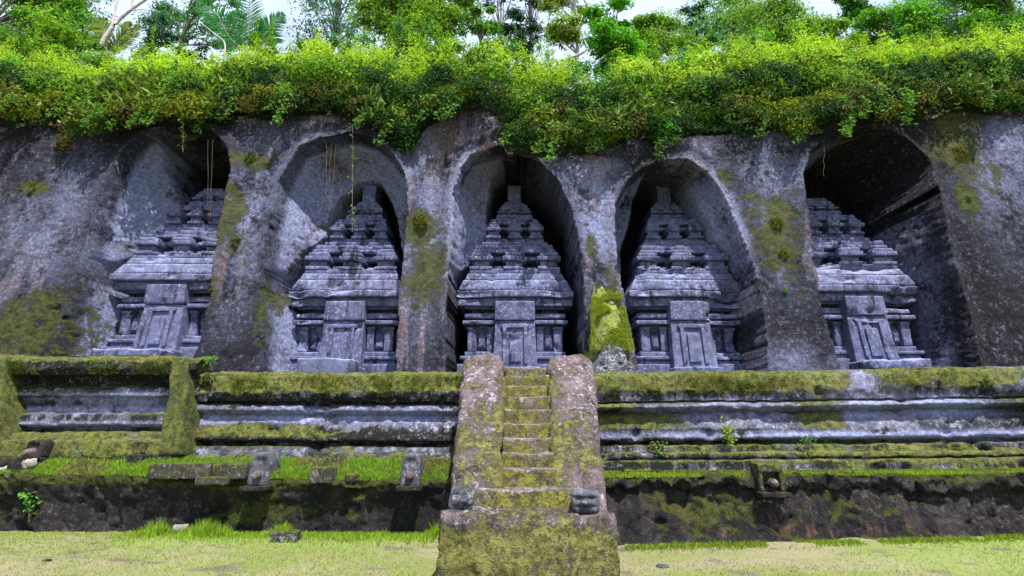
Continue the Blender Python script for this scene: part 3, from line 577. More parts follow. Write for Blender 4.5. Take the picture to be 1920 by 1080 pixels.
# ------------------------------------------------------------------ rock-cut shrines
def candi(loc, label, seed, scx=1., scz=1., breaks=(), finial=True):
    root = thing('rock_cut_shrine', loc, label, 'shrine', 'candi shrines carved in the niches')
    off = np.array([seed*3.7, seed*1.3, 0]); cnt = [0]
    def B(x0, x1, y0, y1, z0, z1, **k):
        cnt[0] += 1
        k.setdefault('amp', .008); k.setdefault('res', .055); k.setdefault('r', .018)
        V, F = rbox(x0*scx, x1*scx, y0, y1, z0*scz, z1*scz, seed=seed, off=off, **k)
        V[:, 1] += np.maximum(0, fbm(V+off, 2.4, 4, seed+9)-.26)*.35
        for bx, bz, rx, rz, dep in breaks:          # bits broken away
            f = np.exp(-((V[:, 0]-bx)/rx)**2-((V[:, 2]-bz)/rz)**2)*(.6+.8*(fbm(V+off, 5, 3, seed)+.3))
            V[:, 1] += np.clip(f, 0, 1)*dep; V[:, 2] -= np.clip(f, 0, 1)*dep*.15
        return V, F
    def P(name, parts, parent=root, mat='candi'):
        V, F = join(parts); return mk(name, V, F, M[mat], parent)
    bk = 1.6
    # local y: 0 = front of the body (world Y 11.7)
    P('base', [B(-1.32, 1.32, -.16, bk, -.4, .12), B(-1.2, 1.2, -.05, bk, .12, .22), B(-1.27, 1.27, -.11, bk, .225, .31), B(-1.17, 1.17, -.02, bk, .31, .42)])
    P('body', [B(-1.08, 1.08, .16, bk, .42, 1.02)])
    for s in (-1, 1):
        for a, b in ((.90, 1.11), (.50, .66)):
            x0, x1 = sorted((s*a, s*b)); P('pilaster', [B(x0, x1, -.01, .14, .43, .93), B(x0-.015, x1+.015, -.035, .14, .93, 1.0)])
        x0, x1 = sorted((s*.69, s*.87)); P('false_niche', [B(x0, x1, .045, .14, .50, .82, r=.03), B(x0+.03*1, x1-.03, .015, .06, .54, .74, r=.01)])
    P('cornice', [B(-1.1, 1.1, .10, bk, 1.0, 1.045), B(-1.23, 1.23, -.12, bk, 1.045, 1.14), B(-1.06, 1.06, .18, bk, 1.14, 1.205),
                  B(-1.19, 1.19, -.06, bk, 1.205, 1.315), B(-1.04, 1.04, .22, bk, 1.315, 1.43), B(-1.2, 1.2, -.02, bk, 1.43, 1.48), B(-1.35, 1.35, -.16, bk, 1.475, 1.665, tx=1.01)])
    P('eave', [B(-1.38, 1.38, -.28, bk, 1.67, 1.84, r=.03, amp=.010, res=.05)])
    P('roof_slope', [B(-1.35, 1.35, -.25, bk, 1.85, 2.13, tx=.90, ty=.93, amp=.012, r=.03), B(-1.19, 1.19, -.12, bk, 2.13, 2.30, tx=.95, ty=.96, amp=.010), B(-1.11, 1.11, -.05, bk, 2.30, 2.42, tx=.97, amp=.010)])
    def turret(tier, x, y, z, wd, h):
        a = wd/2
        P('turret', [B(x-a*.98, x+a*.98, y-.02, y+.5, z, z+h*.12), B(x-a*.74, x+a*.74, y+.02, y+.5, z+h*.12, z+h*.34), B(x-a*1.02, x+a*1.02, y-.07, y+.5, z+h*.34, z+h*.50, r=.015), B(x-a*.88, x+a*.88, y-.03, y+.5, z+h*.50, z+h*.66, tx=.9, r=.03),
                     B(x-a*.66, x+a*.66, y+.03, y+.45, z+h*.66, z+h*.82, tx=.85, r=.03), B(x-a*.46, x+a*.46, y+.06, y+.4, z+h*.82, z+h, tx=.8, r=.03)], tier)
    t1 = P('roof_tier', [B(-1.0, 1.0, .55, bk, 2.40, 2.70), B(-1.0, 1.0, .16, bk, 2.70, 2.79), B(-1.0, 1.0, .30, bk, 2.79, 2.87), B(-1.0, 1.0, .08, bk, 2.87, 2.95), B(-.95, .95, .12, bk, 2.95, 3.05, tx=.96)])
    for x in (-.82, 0, .82): turret(t1, x, -.05, 2.40, .57, .65)
    for x in (-.41, .41): P('pocket_block', [B(x-.10, x+.10, .12, .6, 2.40, 2.53, r=.02)], t1)
    t2 = P('roof_tier', [B(-.92, .92, .26, bk, 3.03, 3.13), B(-.85, .85, .32, bk, 3.13, 3.24, tx=.97), B(-.76, .76, .38, bk, 3.24, 3.35, tx=.97),
                         B(-.62, .62, .80, bk, 3.33, 3.62), B(-.64, .64, .46, bk, 3.62, 3.69), B(-.64, .64, .58, bk, 3.69, 3.76), B(-.62, .62, .42, bk, 3.76, 3.83), B(-.58, .58, .48, bk, 3.83, 3.92)])
    for x in (-.54, 0, .54): turret(t2, x, .32, 3.34, .38, .56)
    t3 = P('roof_tier', [B(-.58, .58, .62, bk+.1, 3.90, 3.99), B(-.5, .5, .67, bk+.1, 3.99, 4.13, tx=.95), B(-.40, .40, .86, bk+.1, 4.12, 4.34), B(-.42, .42, .80, bk+.1, 4.33, 4.40)])
    for x in (-.33, 0, .33): turret(t3, x, .76, 4.12, .25, .27)
    P('crown', [B(-.37, .37, .80, bk+.1, 4.38, 4.47, tx=.95), B(-.31, .31, .84, bk+.1, 4.47, 4.58, tx=.8)])
    if finial: P('finial', [B(-.185, .185, .88, bk, 4.58, 5.02, tx=.96, r=.03), B(-.2, .2, .86, bk, 5.0, 5.08, r=.03)])
    d = P('doorway', [B(-.50, .50, -.34, .1, -.1, 1.10, tx=.92, ty=.72, r=.02, res=.05)])
    V, F = B(-.47, .47, -.27, .1, 1.11, 1.57, tx=.97, r=.025); mk('lintel', V, F, M['candi'], d)
    fr = [B(-.28, -.20, -.385, -.25, .10, .93, r=.012, amp=.008), B(.20, .28, -.385, -.25, .10, .93, r=.012, amp=.008), B(-.32, .32, -.38, -.22, .93, 1.02, r=.012, amp=.008), B(-.13, .13, -.375, -.22, .14, .80, r=.012, amp=.008)]
    V, F = join(fr); V[:, 1] += .10*np.clip(V[:, 2], 0, 1.1); mk('false_door', V, F, M['candi'], d)
    V, F = B(-.56, .56, -.5, .0, -.22, .02, r=.03); mk('threshold', V, F, M['candi'], d)
    return root
candi((-8.08, 11.68, 3.24), 'leftmost rock-cut shrine on the raised floor, its right side hidden by a pillar', 1, breaks=((.1, 1.8, .12, .05, .08), (.8, .6, .3, .25, .1), (1.0, 3., .5, .6, .1)), finial=False)
candi((-3.88, 11.70, 2.85), 'rock-cut shrine second from the left, behind long hanging vines', 2, breaks=((-.9, .65, .3, .2, .14), (-1.2, 1.75, .25, .15, .2), (.3, 2.6, .25, .15, .12)))
candi((.07, 11.70, 2.85), 'rock-cut shrine in the middle niche, directly above the staircase', 3, breaks=((-1.0, 1.75, .35, .12, .12), (1.0, 1.8, .35, .2, .14)))
candi((4.12, 11.70, 2.85), 'rock-cut shrine in the niche right of the staircase and moss-covered buttress', 4, breaks=((.9, .7, .45, .35, .22), (1.1, 1.7, .5, .3, .35), (-.9, 1.8, .5, .1, .1), (-.6, 2.6, .2, .1, .1)))
candi((8.22, 11.72, 2.98), 'rightmost rock-cut shrine with broken eave in the blackened niche', 5, breaks=((1.1, 1.6, .4, .25, .3), (-.7, 2.5, .3, .2, .2), (.5, 2.3, .25, .1, .12)), finial=False)

def ground_depth(px, py):                         # depth at which the lawn is seen on this row
    lo_, hi_ = 4., 9.5
    for _ in range(30):
        m_ = (lo_+hi_)/2; p = at(px, py, m_)
        if p[2] > gz(np.array([p[0]]), np.array([m_]))[0]: lo_ = m_
        else: hi_ = m_
    return lo_
# ------------------------------------------------------------------ single stones
def stone_at(name, px, py, Y, wpx, hpx, depth, mat, label, cat, seed, kind='box', group=None, rot=0., sink=.04, amp=.03, r=.05, attrs=None):
    if name == 'loose_stone': Y = ground_depth(px, py)
    k = (Y*cos(PITCH)+(Zof(py, Y)-EYE)*sin(PITCH))/FPX
    wd, h = wpx*k, hpx*k*1.03
    if kind == 'box': V, F = rbox(-wd/2, wd/2, 0, depth, -sink, h, min(.06, wd/5), r, amp=amp, nsc=3, seed=seed, fine=.6)
    else: V, F = blob(0, depth/2, h/2-sink/2, wd/2, depth/2, h/2+sink/2, 14, .16, seed, 3, flat=1)
    o = mk(name, V, F, M[mat], attrs=attrs and {'mask': np.tile(attrs, (len(V), 1))})
    o.location = at(px, py, Y); o.rotation_euler = (0, 0, rot)
    return tag(o, label, cat, group)
stone_at('stone_slab', 608, 699, 10.6, 106, 27, .5, 'candi', 'pale squared slab lying before the second shrine from the left', 'stone slab', 101)
stone_at('stone_slab', 232, 668, 10.5, 132, 15, .5, 'candi', 'long thin grey slab lying before the leftmost shrine', 'stone slab', 102)
stone_at('stone_slab', 1690, 692, 10.5, 108, 20, .5, 'candi', 'grey rounded slab lying before the rightmost shrine', 'stone slab', 103, r=.09)
stone_at('stone_slab', 1500, 699, 10.9, 60, 18, .4, 'grey', 'dark low stone at the foot of the pillar between the two right shrines', 'stone', 104, kind='blob')
# mossy buttress between shrine three and four, boulder against its foot
def buttress():
    V, F = rbox(0, 1, 0, 1, 0, 1, .04, .10, amp=0)
    zb, zt = Zof(705, 10.15), Zof(512, 10.6)
    k = V[:, 2]; z = zb+(zt-zb)*k
    Yf = 10.12+.58*k**1.5+.95*smooth(.70, 1.05, k+.28*fbm(np.stack([V[:, 0], k*0, k*.3], 1), 4.5, 3, 77))
    xl = Xof(1103, zb, 10.15)*(1-k)+Xof(1112, zt, 10.6)*k; xr = Xof(1200, zb, 10.15)*(1-k)+Xof(1156, zt, 10.6)*k
    P = np.stack([xl+(xr-xl)*V[:, 0], Yf+V[:, 1]*1.0+.25*np.abs(V[:, 0]-.5)**1.5*2, z-.25*np.abs(V[:, 0]-.4)*k], 1)
    P += vec_noise(P, 1.9, .09, 3, 111)+vec_noise(P, 7, .05, 3, 112)
    P[:, 2] += .14*k*fbm(P*np.array([1, .1, .1]), 5, 3, 9)
    m = np.zeros((len(P), 3)); q = k+.30*fbm(P, 3.0, 3, 5); m[:, 0] = (.0+.5*smooth(.1, .5, q))*smooth(.92, .68, q)
    tag(mk('rock_buttress', P, F, M['mossy'], attrs={'mask': m}), 'bright moss-covered rock buttress beside the top of the staircase', 'rock')
buttress()
V, F = rbox(-.48, .48, 0, .5, -.1, .72, .035, .12, tx=.30, ty=.7, amp=.07, nsc=2.6, seed=113, fine=.6)
V[:, 0] += .06*V[:, 2]; o = mk('boulder', V, F, M['grey']); o.location = at(1150, 702, 10.02); tag(o, 'rough pointed grey boulder leaning at the foot of the bright mossy buttress', 'boulder')
# carved guardians on the plinth: worn heads
def head(px, py, Y, wpx, hpx, label, seed, mat, turn):
    k = (Y*cos(PITCH)+(Zof(py, Y)-EYE)*sin(PITCH))/FPX; wd, h = wpx*k, hpx*k
    root = thing('carved_guardian', at(px, py, Y), label, 'stone carving', rz=turn)
    V, F = rbox(-wd/2, wd/2, 0, .36, -.03, h*.95, .02, .10 if turn >= 0 else .05, tx=.8 if turn >= 0 else 1.08, amp=.02, nsc=5, seed=seed)
    # brow, eye hollows, snout
    fr = np.clip((.14-V[:, 1])/.14, 0, 1)
    for ex in (-.22, .22): V[:, 1] += fr*.05*np.exp(-((V[:, 0]-ex*wd)/(.12*wd))**2-((V[:, 2]-.62*h)/(.09*h))**2)
    V[:, 1] -= fr*.035*np.exp(-((V[:, 0])/(.45*wd))**2-((V[:, 2]-.78*h)/(.06*h))**2)
    V[:, 1] -= fr*.05*np.exp(-((V[:, 0])/(.24*wd))**2-((V[:, 2]-.40*h)/(.14*h))**2)
    V[:, 1] += fr*.04*np.exp(-((V[:, 0])/(.32*wd))**2-((V[:, 2]-.22*h)/(.05*h))**2)
    mk('head', V, F, M[mat], root)
    V, F = rbox(-wd*.16, wd*.16, -.07, .04, h*.34, h*.52, .02, .025, amp=.008, seed=seed); mk('snout', V, F, M[mat], root)
    return root
head(866, 962, 6.66, 52, 50, 'worn pointed guardian head at left foot of the staircase', 121, 'grey', .1)
head(1099, 959, 6.66, 50, 38, 'square broken guardian stone at right foot of the staircase', 122, 'grey', -.12)
# spouts: upright rounded stone with a round boss and shelf
def spout(px, py, Y, wpx, hpx, label, seed, boss=True, square=False, mat='grey'):
    k = (Y*cos(PITCH)+(Zof(py, Y)-EYE)*sin(PITCH))/FPX; wd, h = wpx*k, hpx*k
    root = thing('water_spout', at(px, py, Y), label, 'stone spout', 'carved spouts along the low wall')
    if square:
        a = rbox(-wd/2, -wd/2+.06, 0, .3, 0, h, .03, .015, amp=.01, seed=seed); b = rbox(wd/2-.06, wd/2, 0, .3, 0, h*.95, .03, .015, amp=.01, seed=seed)
        c = rbox(-wd/2, wd/2, -.01, .3, h*.68, h, .03, .02, amp=.012, seed=seed); d = rbox(-wd/2+.05, wd/2-.05, .12, .3, 0, h*.7, .03, .015, amp=.01, seed=seed)
        V, F = join([a, b, c, d])
    else:
        V, F = rbox(-wd/2, wd/2, 0, .42, -.03, h, .025, .045, amp=0)
        kk = V[:, 2]/h; V[:, 0] *= np.sqrt(np.clip(1-(np.clip(kk-.62, 0, .38)/.40)**2*.80, .1, 1))
        V += vec_noise(V, 6, .012, 3, seed)
        fr = np.clip((.1-V[:, 1])/.1, 0, 1)
        V[:, 1] += fr*.05*np.exp(-((V[:, 0]/(wd*.30))**4)-((kk-.62)/.22)**4)
    mk('spout_block', V, F, M[mat], root)
    th = [(0, -.10, h*.30), (0, .02, h*.33)]
    V, F = tube(spline(th, 6), [.052, .06, .065, .06, .06, .06], 12); 
    V2, F2 = blob(0, -.09, h*.30, .05, .05, .05, 7, .08, seed); V, F = join([(V, F), (V2, F2)]); mk('nozzle', V, F, M['stair'], root)
    V, F = rbox(-wd*.62, wd*.62, -.13, .1, -.07, 0, .03, .015, amp=.01, seed=seed+1); mk('sill', V, F, M['lowwall'], root)
spout(481, 911, 8.42, 40, 60, 'dark rounded spout stone beside the row of mossy blocks', 131)
spout(768, 911, 8.30, 38, 58, 'rounded spout stone nearest the left side of the staircase', 132)
spout(1450, 922, 8.16, 46, 50, 'square framed spout set into the right low wall', 133, square=True, mat='green')
spout(57, 858, 8.95, 32, 32, 'small squarish spout stone at far left above pale rubble', 134, mat='lowwall')
for i, (px, w_, lab) in enumerate(((305, 66, 'leftmost mossy block'), (366, 52, 'middle mossy block'), (427, 64, 'mossy block beside the dark rounded spout'))):
    stone_at('coping_block', px, 894, 8.40, w_, 23, .34, 'green', lab+' of the row on the left low wall', 'stone block', 140+i, amp=.012, r=.02, group='mossy blocks in a row on the low wall')
stone_at('coping_block', 396, 905, 8.36, 62, 9, .25, 'green', 'thin mossy slab under the row of blocks on the left low wall', 'stone slab', 145, amp=.01, r=.015)
stone_at('stone_block', 601, 901, 8.34, 42, 23, .25, 'green', 'small squared block standing on the grassy ledge between two spouts', 'stone block', 146, amp=.012, r=.02)
stone_at('stone_block', 656, 902, 8.36, 24, 14, .2, 'green', 'small mossy lump to the right of the squared block on the ledge', 'stone', 147, kind='blob')
stone_at('stone_block', 250, 868, 9.02, 26, 14, .2, 'lowwall', 'small brown lump at the back of the left ledge', 'stone', 148, amp=.02, r=.03)
rb = thing('rubble_pile', at(30, 886, 8.9), 'pale tumbled rubble heap at far left on the low wall', 'rubble')
for i, (dx, dz, s) in enumerate(((-.28, .02, .12), (-.1, .0, .14), (.05, .12, .12), (.2, .22, .1), (-.15, .16, .1), (.18, .04, .11), (.3, .14, .08), (-.34, .16, .08))):
    V, F = blob(dx, -.02*i, dz, s*1.2, s, s, 9, .25, 150+i, 3, flat=1); mk('rock', V, F, M['pale' if i in (1, 6) else 'lowwall'], rb)
stone_at('loose_stone', 66, 981, 8.75, 17, 8, .1, 'pale', 'small smooth white stone lying on the lawn below the leafy weed', 'stone', 160, kind='blob')
stone_at('loose_stone', 335, 1000, 8.45, 24, 14, .14, 'pale', 'angular pale stone lying tilted on the grass at the wall foot', 'stone', 161, rot=.4, r=.02, amp=.02)
stone_at('loose_stone', 529, 1018, 8.12, 50, 18, .2, 'green', 'low mossy brown block lying in the grass by the wall', 'stone block', 162, r=.03)
stone_at('loose_stone', 85, 1053, 7.3, 20, 3, .05, 'lowwall', 'thin dark twig-like stone chip on the dry lawn at left', 'stone', 163, kind='blob')
stone_at('loose_stone', 1245, 1066, 7.0, 26, 6, .1, 'grey', 'flat grey chip on the lawn right of the plinth', 'stone', 164, kind='blob')

# ------------------------------------------------------------------ foliage
def leaves(P, N, size, col, asp=.5, fold=.25, spin=None):
    """diamond leaves of two triangles"""
    n = len(P); N = N/(np.linalg.norm(N, axis=1, keepdims=True)+1e-9)
    r = rng.normal(size=(n, 3)) if spin is None else spin
    T = np.cross(N, r); T /= np.linalg.norm(T, axis=1, keepdims=True)+1e-9; Bv = np.cross(N, T)
    s = size[:, None]; b = P; 
    v0 = b-T*s*.5; v2 = b+T*s*.5-N*s*fold*.5; v1 = b+Bv*s*asp*.5+N*s*fold*.3; v3 = b-Bv*s*asp*.5+N*s*fold*.3
    V = np.stack([v0, v1, v2, v3], 1).reshape(-1, 3); i = np.arange(n)[:, None]*4
    F = np.concatenate([i+[0, 1, 2], i+[0, 2, 3]], 1).reshape(-1, 3)
    return V, F, np.repeat(col, 4, 0)
def foliage(name, L, parent=None, mat='leaf'):
    Vs, Fs, Cs, n = [], [], [], 0
    for V, F, c in L: Vs.append(V); Fs.append(F+n); Cs.append(c); n += len(V)
    o = mk(name, np.concatenate(Vs), np.concatenate(Fs), M[mat], parent, sm=False, attrs={'col': np.concatenate(Cs)})
    return o
def clump(c, r, n, size, col, var=.25, up=.5, shell=.55, asp=.5):
    d = rng.normal(size=(n, 3)); d /= np.linalg.norm(d, axis=1, keepdims=True)
    rr = (shell+(1-shell)*rng.random(n))[:, None]*(1+.35*fbm(d+np.array(c), 2.2, 2, 3)[:, None])
    P = np.array(c)+d*rr*np.array(r)
    N = d+np.array([0, -.2, up])+rng.normal(size=(n, 3))*.45
    cc = np.array(col)*(1+var*rng.normal(size=(n, 1)))*(1+.10*rng.normal(size=(n, 3)))
    return leaves(P, N, size*(.6+.8*rng.random(n)), np.clip(cc, .004, 1), asp)

YG = np.array((.40, .58, .045)); BG = np.array((.15, .34, .04)); DG = np.array((.025, .07, .018)); OL = np.array((.20, .23, .018)); BR = np.array((.12, .11, .03))
def undergrowth():
    L = []; n = 0
    N = 1600
    for i in range(N):
        px = rng.uniform(-90, 2010); t = rng.random()
        ylo, yhi = lower_edge(px)-30+26*fbm(np.array([[px*.022, 5, 0]]), 1, 3, 91)[0], np.interp(px, TX, TY)+32+16*fbm(np.array([[px*.016, 9, 0]]), 1, 3, 92)[0]
        py = ylo+(yhi-ylo)*t
        Y = bankY(t)+rng.uniform(-.12, .12)+.6*fbm(np.array([[px*.012, py*.018, 0]]), 1., 2, 77)[0]
        c = at(px, py, Y)
        rad = rng.uniform(.15, .50)**1.1*(.8+.45*t)
        g = fbm(c[None], .55, 3, 71)[0]; h = fbm(c[None], 1.2, 2, 75)[0]
        if t > .72: col = YG*(1+.3*g) if h > -.25 else BG  # bright crest, darker middle and foot: sun and shade put into leaf colour
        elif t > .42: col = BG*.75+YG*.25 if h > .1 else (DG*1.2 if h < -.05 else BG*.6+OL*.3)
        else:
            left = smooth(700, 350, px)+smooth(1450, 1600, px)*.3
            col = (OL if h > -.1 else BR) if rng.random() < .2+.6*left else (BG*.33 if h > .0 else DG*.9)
        dens = int(1700*rad**1.7)
        sz = rng.choice([.065, .085, .10, .13], p=[.35, .35, .2, .1])
        sp = rng.random()
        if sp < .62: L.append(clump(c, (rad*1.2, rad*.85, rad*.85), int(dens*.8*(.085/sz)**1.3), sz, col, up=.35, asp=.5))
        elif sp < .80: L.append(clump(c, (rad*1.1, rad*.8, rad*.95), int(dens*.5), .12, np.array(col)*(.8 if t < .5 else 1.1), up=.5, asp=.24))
        elif sp < .84:                            # grassy tuft, arching blades
            m = 90; a = rng.uniform(0, 2*pi, m); q = c+rng.normal(size=(m, 3))*np.array([.22, .15, .14])
            tdir = np.stack([np.cos(a)*.7, np.sin(a)*.5-.3, rng.uniform(-.2, 1.2, m)], 1); nv = np.cross(tdir, rng.normal(size=(m, 3)))
            V_, F_, c_ = leaves(q+tdir*.16, nv, rng.uniform(.12, .30, m), np.array((.24, .34, .05))*rng.uniform(.4, 1.3, (m, 1)), .05, .5, spin=np.cross(nv, tdir)); L.append((V_, F_, c_))
        else:                                     # trailing strand
            m = 130; f = rng.random(m); q = c+np.stack([rng.normal(size=m)*.07+.1*np.sin(f*5), -.12*f-.1+rng.normal(size=m)*.04, .25-f*rng.uniform(.6, 1.1)], 1)
            L.append(leaves(q, rng.normal(size=(m, 3))*.5+[0, -1, .5], rng.uniform(.06, .13, m), np.tile(BG*rng.uniform(.4, 1.0), (m, 1)), .6))
        if t > .6 and rng.random() < .25:         # upright shoots
            m = 90; f = rng.random(m); hh = rng.uniform(.4, .9); q = c+np.stack([rng.normal(size=m)*.08, rng.normal(size=m)*.08, f*hh+rad*.5], 1)
            L.append(leaves(q, rng.normal(size=(m, 3))*.5+[0, -.5, .6], rng.uniform(.07, .16, m)*(1.2-f*.6), np.tile(YG*rng.uniform(.8, 1.2), (m, 1)), .35))
    # deep infill directly over the soil, leaf colour darkened in place of shade
    m = 26000; px = rng.uniform(-100, 2020, m); t = rng.random(m)
    ylo, yhi = lower_edge(px)-16, np.interp(px, TX, TY)+40; py = ylo+(yhi-ylo)*t; Y = bankY(t)+.35
    z = Zof(py, Y); P = np.stack([Xof(px, z, Y), Y, z], 1)
    nv = rng.normal(size=(m, 3))*.6+np.array([0, -.5, .7])
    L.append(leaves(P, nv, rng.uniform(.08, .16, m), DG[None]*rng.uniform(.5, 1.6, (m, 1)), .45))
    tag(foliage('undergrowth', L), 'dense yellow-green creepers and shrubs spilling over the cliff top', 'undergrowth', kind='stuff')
undergrowth()

def shrub(name, px, py, Y, r, n, size, col, label, cat='shrub', asp=.45, up=.6, spikes=0):
    c = at(px, py, Y); root = thing(name, (c[0], c[1]+.1, c[2]-r[2]*.9), label, cat)
    rel = c-np.array(root.location); L = []
    for k in range(7):
        d = rng.normal(size=3)*.4; L.append(clump(rel+d*np.array(r), np.array(r)*rng.uniform(.5, .75), n//7, size, np.array(col)*rng.uniform(.75, 1.3), up=up, asp=asp))
    foliage('foliage', L, root)
    st_ = []
    for k in range(6):
        e_ = rel+rng.normal(size=3)*np.array(r)*.6; e_[2] = abs(e_[2]); st_.append(tube(spline([(0, .1, -.1), e_*.5+[0, 0, .05], e_], 6), np.linspace(.02, .006, 6), 5))
    V, F = join(st_); mk('stems', V, F, M['bark'], root)
shrub('shrub', 555, 180, 11.9, (.62, .45, .62), 2600, .085, (.045, .16, .03), 'dense rounded deep-green bush hanging over the pillar beside the second niche')
shrub('shrub', 1240, 245, 11.1, (.55, .35, .25), 900, .15, (.06, .22, .03), 'fresh green fern-like shrub over the niche right of the staircase', asp=.25)
shrub('shrub', 590, 95, 13.9, (.6, .5, .45), 1800, .09, (.30, .34, .03), 'pale yellow-green bush at the crest right of the palm')
shrub('shrub', 350, 105, 13.8, (.45, .4, .3), 1200, .08, (.03, .05, .012), 'very dark little bush at the crest left of the palm')
shrub('shrub', 1700, 100, 13.6, (.8, .5, .5), 2400, .08, (.26, .33, .03), 'bright rounded bush on the crest above the rightmost niche')
shrub('shrub', 765, 268, 11.2, (.35, .3, .5), 1300, .09, (.035, .10, .018), 'dark ivy-like bush hanging down right of the second niche')
shrub('shrub', 1830, 90, 13.7, (.7, .5, .6), 2200, .09, (.14, .26, .02), 'mid-green bush at the upper right end of the crest')
shrub('shrub', 1385, 210, 11.4, (.35, .3, .4), 900, .14, (.22, .24, .06), 'straw-tipped tuft of long leaves above the fourth niche', 'shrub', asp=.14)
# moss and fern tufts stuck to the pillars
for px, py, s, col, lab in ((432, 410, .2, (.10, .13, .015), 'olive fern tuft on the pillar right of the leftmost niche, upper'), (445, 455, .16, (.11, .12, .02), 'olive moss tuft low on the pillar right of the leftmost niche'),
        (470, 298, .2, (.09, .12, .015), 'moss tuft high on the pillar between the two left niches'), (400, 545, .09, (.10, .24, .02), 'small bright fern at the edge of the leftmost niche'),
        (788, 415, .24, (.13, .14, .02), 'brownish fern tuft on the pillar left of the middle niche'), (1455, 420, .24, (.13, .15, .015), 'yellow moss clump on the pillar left of the rightmost niche'),
        (1468, 475, .16, (.14, .17, .015), 'small yellow fern hanging below the moss clump on the right pillar'), (1812, 375, .13, (.06, .17, .02), 'narrow green fern on the rock right of the rightmost niche'),
        (1800, 290, .33, (.14, .12, .02), 'dry olive fern mass on the rock face at upper right'), (1470, 545, .07, (.12, .25, .03), 'tiny green sprig low on the right pillar'),
        (120, 262, .3, (.17, .14, .03), 'drooping dry moss tuft on the far left rock face'), (60, 345, .07, (.14, .2, .02), 'tiny bright weed on the far left rock face')):
    p = facept(px, py); root = thing('fern_tuft', (p[0], p[1]-.02, p[2]), lab, 'fern'); n = int(1500*s**1.2)
    V, F, c = clump((0, 0, -.1*s), (s*.8, .10, s), n, .07, col, up=.2, asp=.35); foliage('fronds', [(V, F, c)], root)

# big leaves (banana / taro) and pale blades in the bank
def bigleaf(px, py, Y, length, width, ang, col, label):
    n = 9; t = np.linspace(0, 1, n); c = at(px, py, Y); wd = width*np.sin(np.clip(t*1.02, 0, 1)*pi)**.7*.5
    x = np.cos(ang)*length*t; z = np.sin(ang)*length*t-.45*length*t*t; V = []
    for i in range(n):
        nrm = np.array([-np.sin(ang), 0, np.cos(ang)]); m = np.array([x[i], -.25*length*t[i], z[i]])
        V += [m+nrm*wd[i]+[0, -.02, 0], m+[0, .02, -.01], m-nrm*wd[i]+[0, -.03, 0]]
    o = mk('blade', np.array(V), gridfaces(n, 3), M['leaf'], attrs={'col': np.tile(col, (n*3, 1))}); 
    root = thing('broadleaf_plant', c, label, 'plant'); o.parent = root
    V, F = tube([(0, .3, -.3), (0, .1, -.05), (0, 0, 0)], [.018, .014, .01], 5); mk('stalk', V, F, M['bark'], root)
bigleaf(190, 146, 12.1, .9, .16, .05, (.25, .38, .28), 'long pale shiny blade leaf in the bank above the leftmost niche')
bigleaf(240, 152, 12.0, .55, .18, .2, (.28, .42, .33), 'short pale broad leaf right of the long blade above the leftmost niche')
bigleaf(1108, 190, 11.5, .38, .26, -.9, (.22, .36, .22), 'pale broad leaf hanging above the middle niche')
bigleaf(1300, 160, 12.3, .45, .35, -.3, (.12, .28, .14), 'rounded taro leaf in the dark gap over the fourth niche')
bigleaf(1420, 176, 12.2, .7, .14, .1, (.30, .40, .16), 'slim pale blade leaf above the pillar left of the rightmost niche')
bigleaf(1770, 98, 13.0, .4, .16, .8, (.35, .42, .28), 'narrow white-edged leaf at the crest on the right')

# hanging vines
def vine(px, y0, y1, Y, label, leafy=True, sway=4, strands=1):
    root = thing('hanging_vine', at(px, y0, Y), label, 'vine'); tubes = []; L = []; base = np.array(root.location)
    for s in range(strands):
        pts = [at(px+rng.uniform(-1, 1)*sway*.12*(k > 0)+s*9-(s*5)*k/7., y0+(y1-y0)*k/7., Y)-base for k in range(8)]
        sp = spline(pts, 24); tubes.append(tube(sp, np.full(24, .006 if leafy else .0025), 5))
        if leafy:
            m = 34; q = sp[rng.integers(0, 22, m)]+rng.normal(size=(m, 3))*.035
            L.append(leaves(q, rng.normal(size=(m, 3))*.5+[0, -1, .4], rng.uniform(.05, .11, m), np.tile((.13, .27, .02), (m, 1)), .65))
    V, F = join(tubes); mk('stem', V, F, M['bark'], root)
    if leafy: foliage('leaves', L, root)
vine(661, 235, 435, 10.9, 'leafy vine hanging in front of the second niche from the left')
vine(390, 262, 415, 10.9, 'pair of thin dry vines hanging in the leftmost niche', False, 5, 2)
vine(612, 270, 390, 10.8, 'thin pale bare roots hanging at the left of the second niche', False, 6, 3)
vine(343, 215, 285, 11.0, 'short yellow-leafed creeper dangling at the leftmost niche arch', True, 4)
vine(1545, 262, 330, 10.9, 'bare twig dangling at the top left of the rightmost niche', False, 12, 1)
vine(1600, 170, 240, 11.1, 'bright leafy creeper strand over the rightmost niche', True, 5)

# small plants on walls and lawn
def weed(px, py, Y, hpx, label, col, leaf=.07, n=26, lean=0.):
    c = at(px, py, Y); k = (Y*cos(PITCH)+(c[2]-EYE)*sin(PITCH))/FPX; h = hpx*k
    root = thing('weed', c, label, 'weed'); T = []; L = []
    for s in range(4):
        a = rng.uniform(0, 2*pi); e_ = np.array([np.cos(a)*.10+lean, np.sin(a)*.06-.03, h*rng.uniform(.7, 1)])
        sp = spline([(0, 0, -.03), e_*.5+[0, 0, .03], e_], 8); T.append(tube(sp, np.linspace(.008, .003, 8), 5))
        q = sp[rng.integers(2, 8, n)]+rng.normal(size=(n, 3))*.045
        L.append(leaves(q, rng.normal(size=(n, 3))*.5+[0, -.7, .7], rng.uniform(.6, 1.3, n)*leaf, np.array(col)*rng.uniform(.7, 1.3, (n, 1)), .6))
    V, F = join(T); mk('stems', V, F, M['bark'], root); foliage('leaves', L, root)
weed(55, 975, 8.75, 58, 'leafy bright green weed on the lawn at the far left wall foot', (.13, .34, .04), .09, 16)
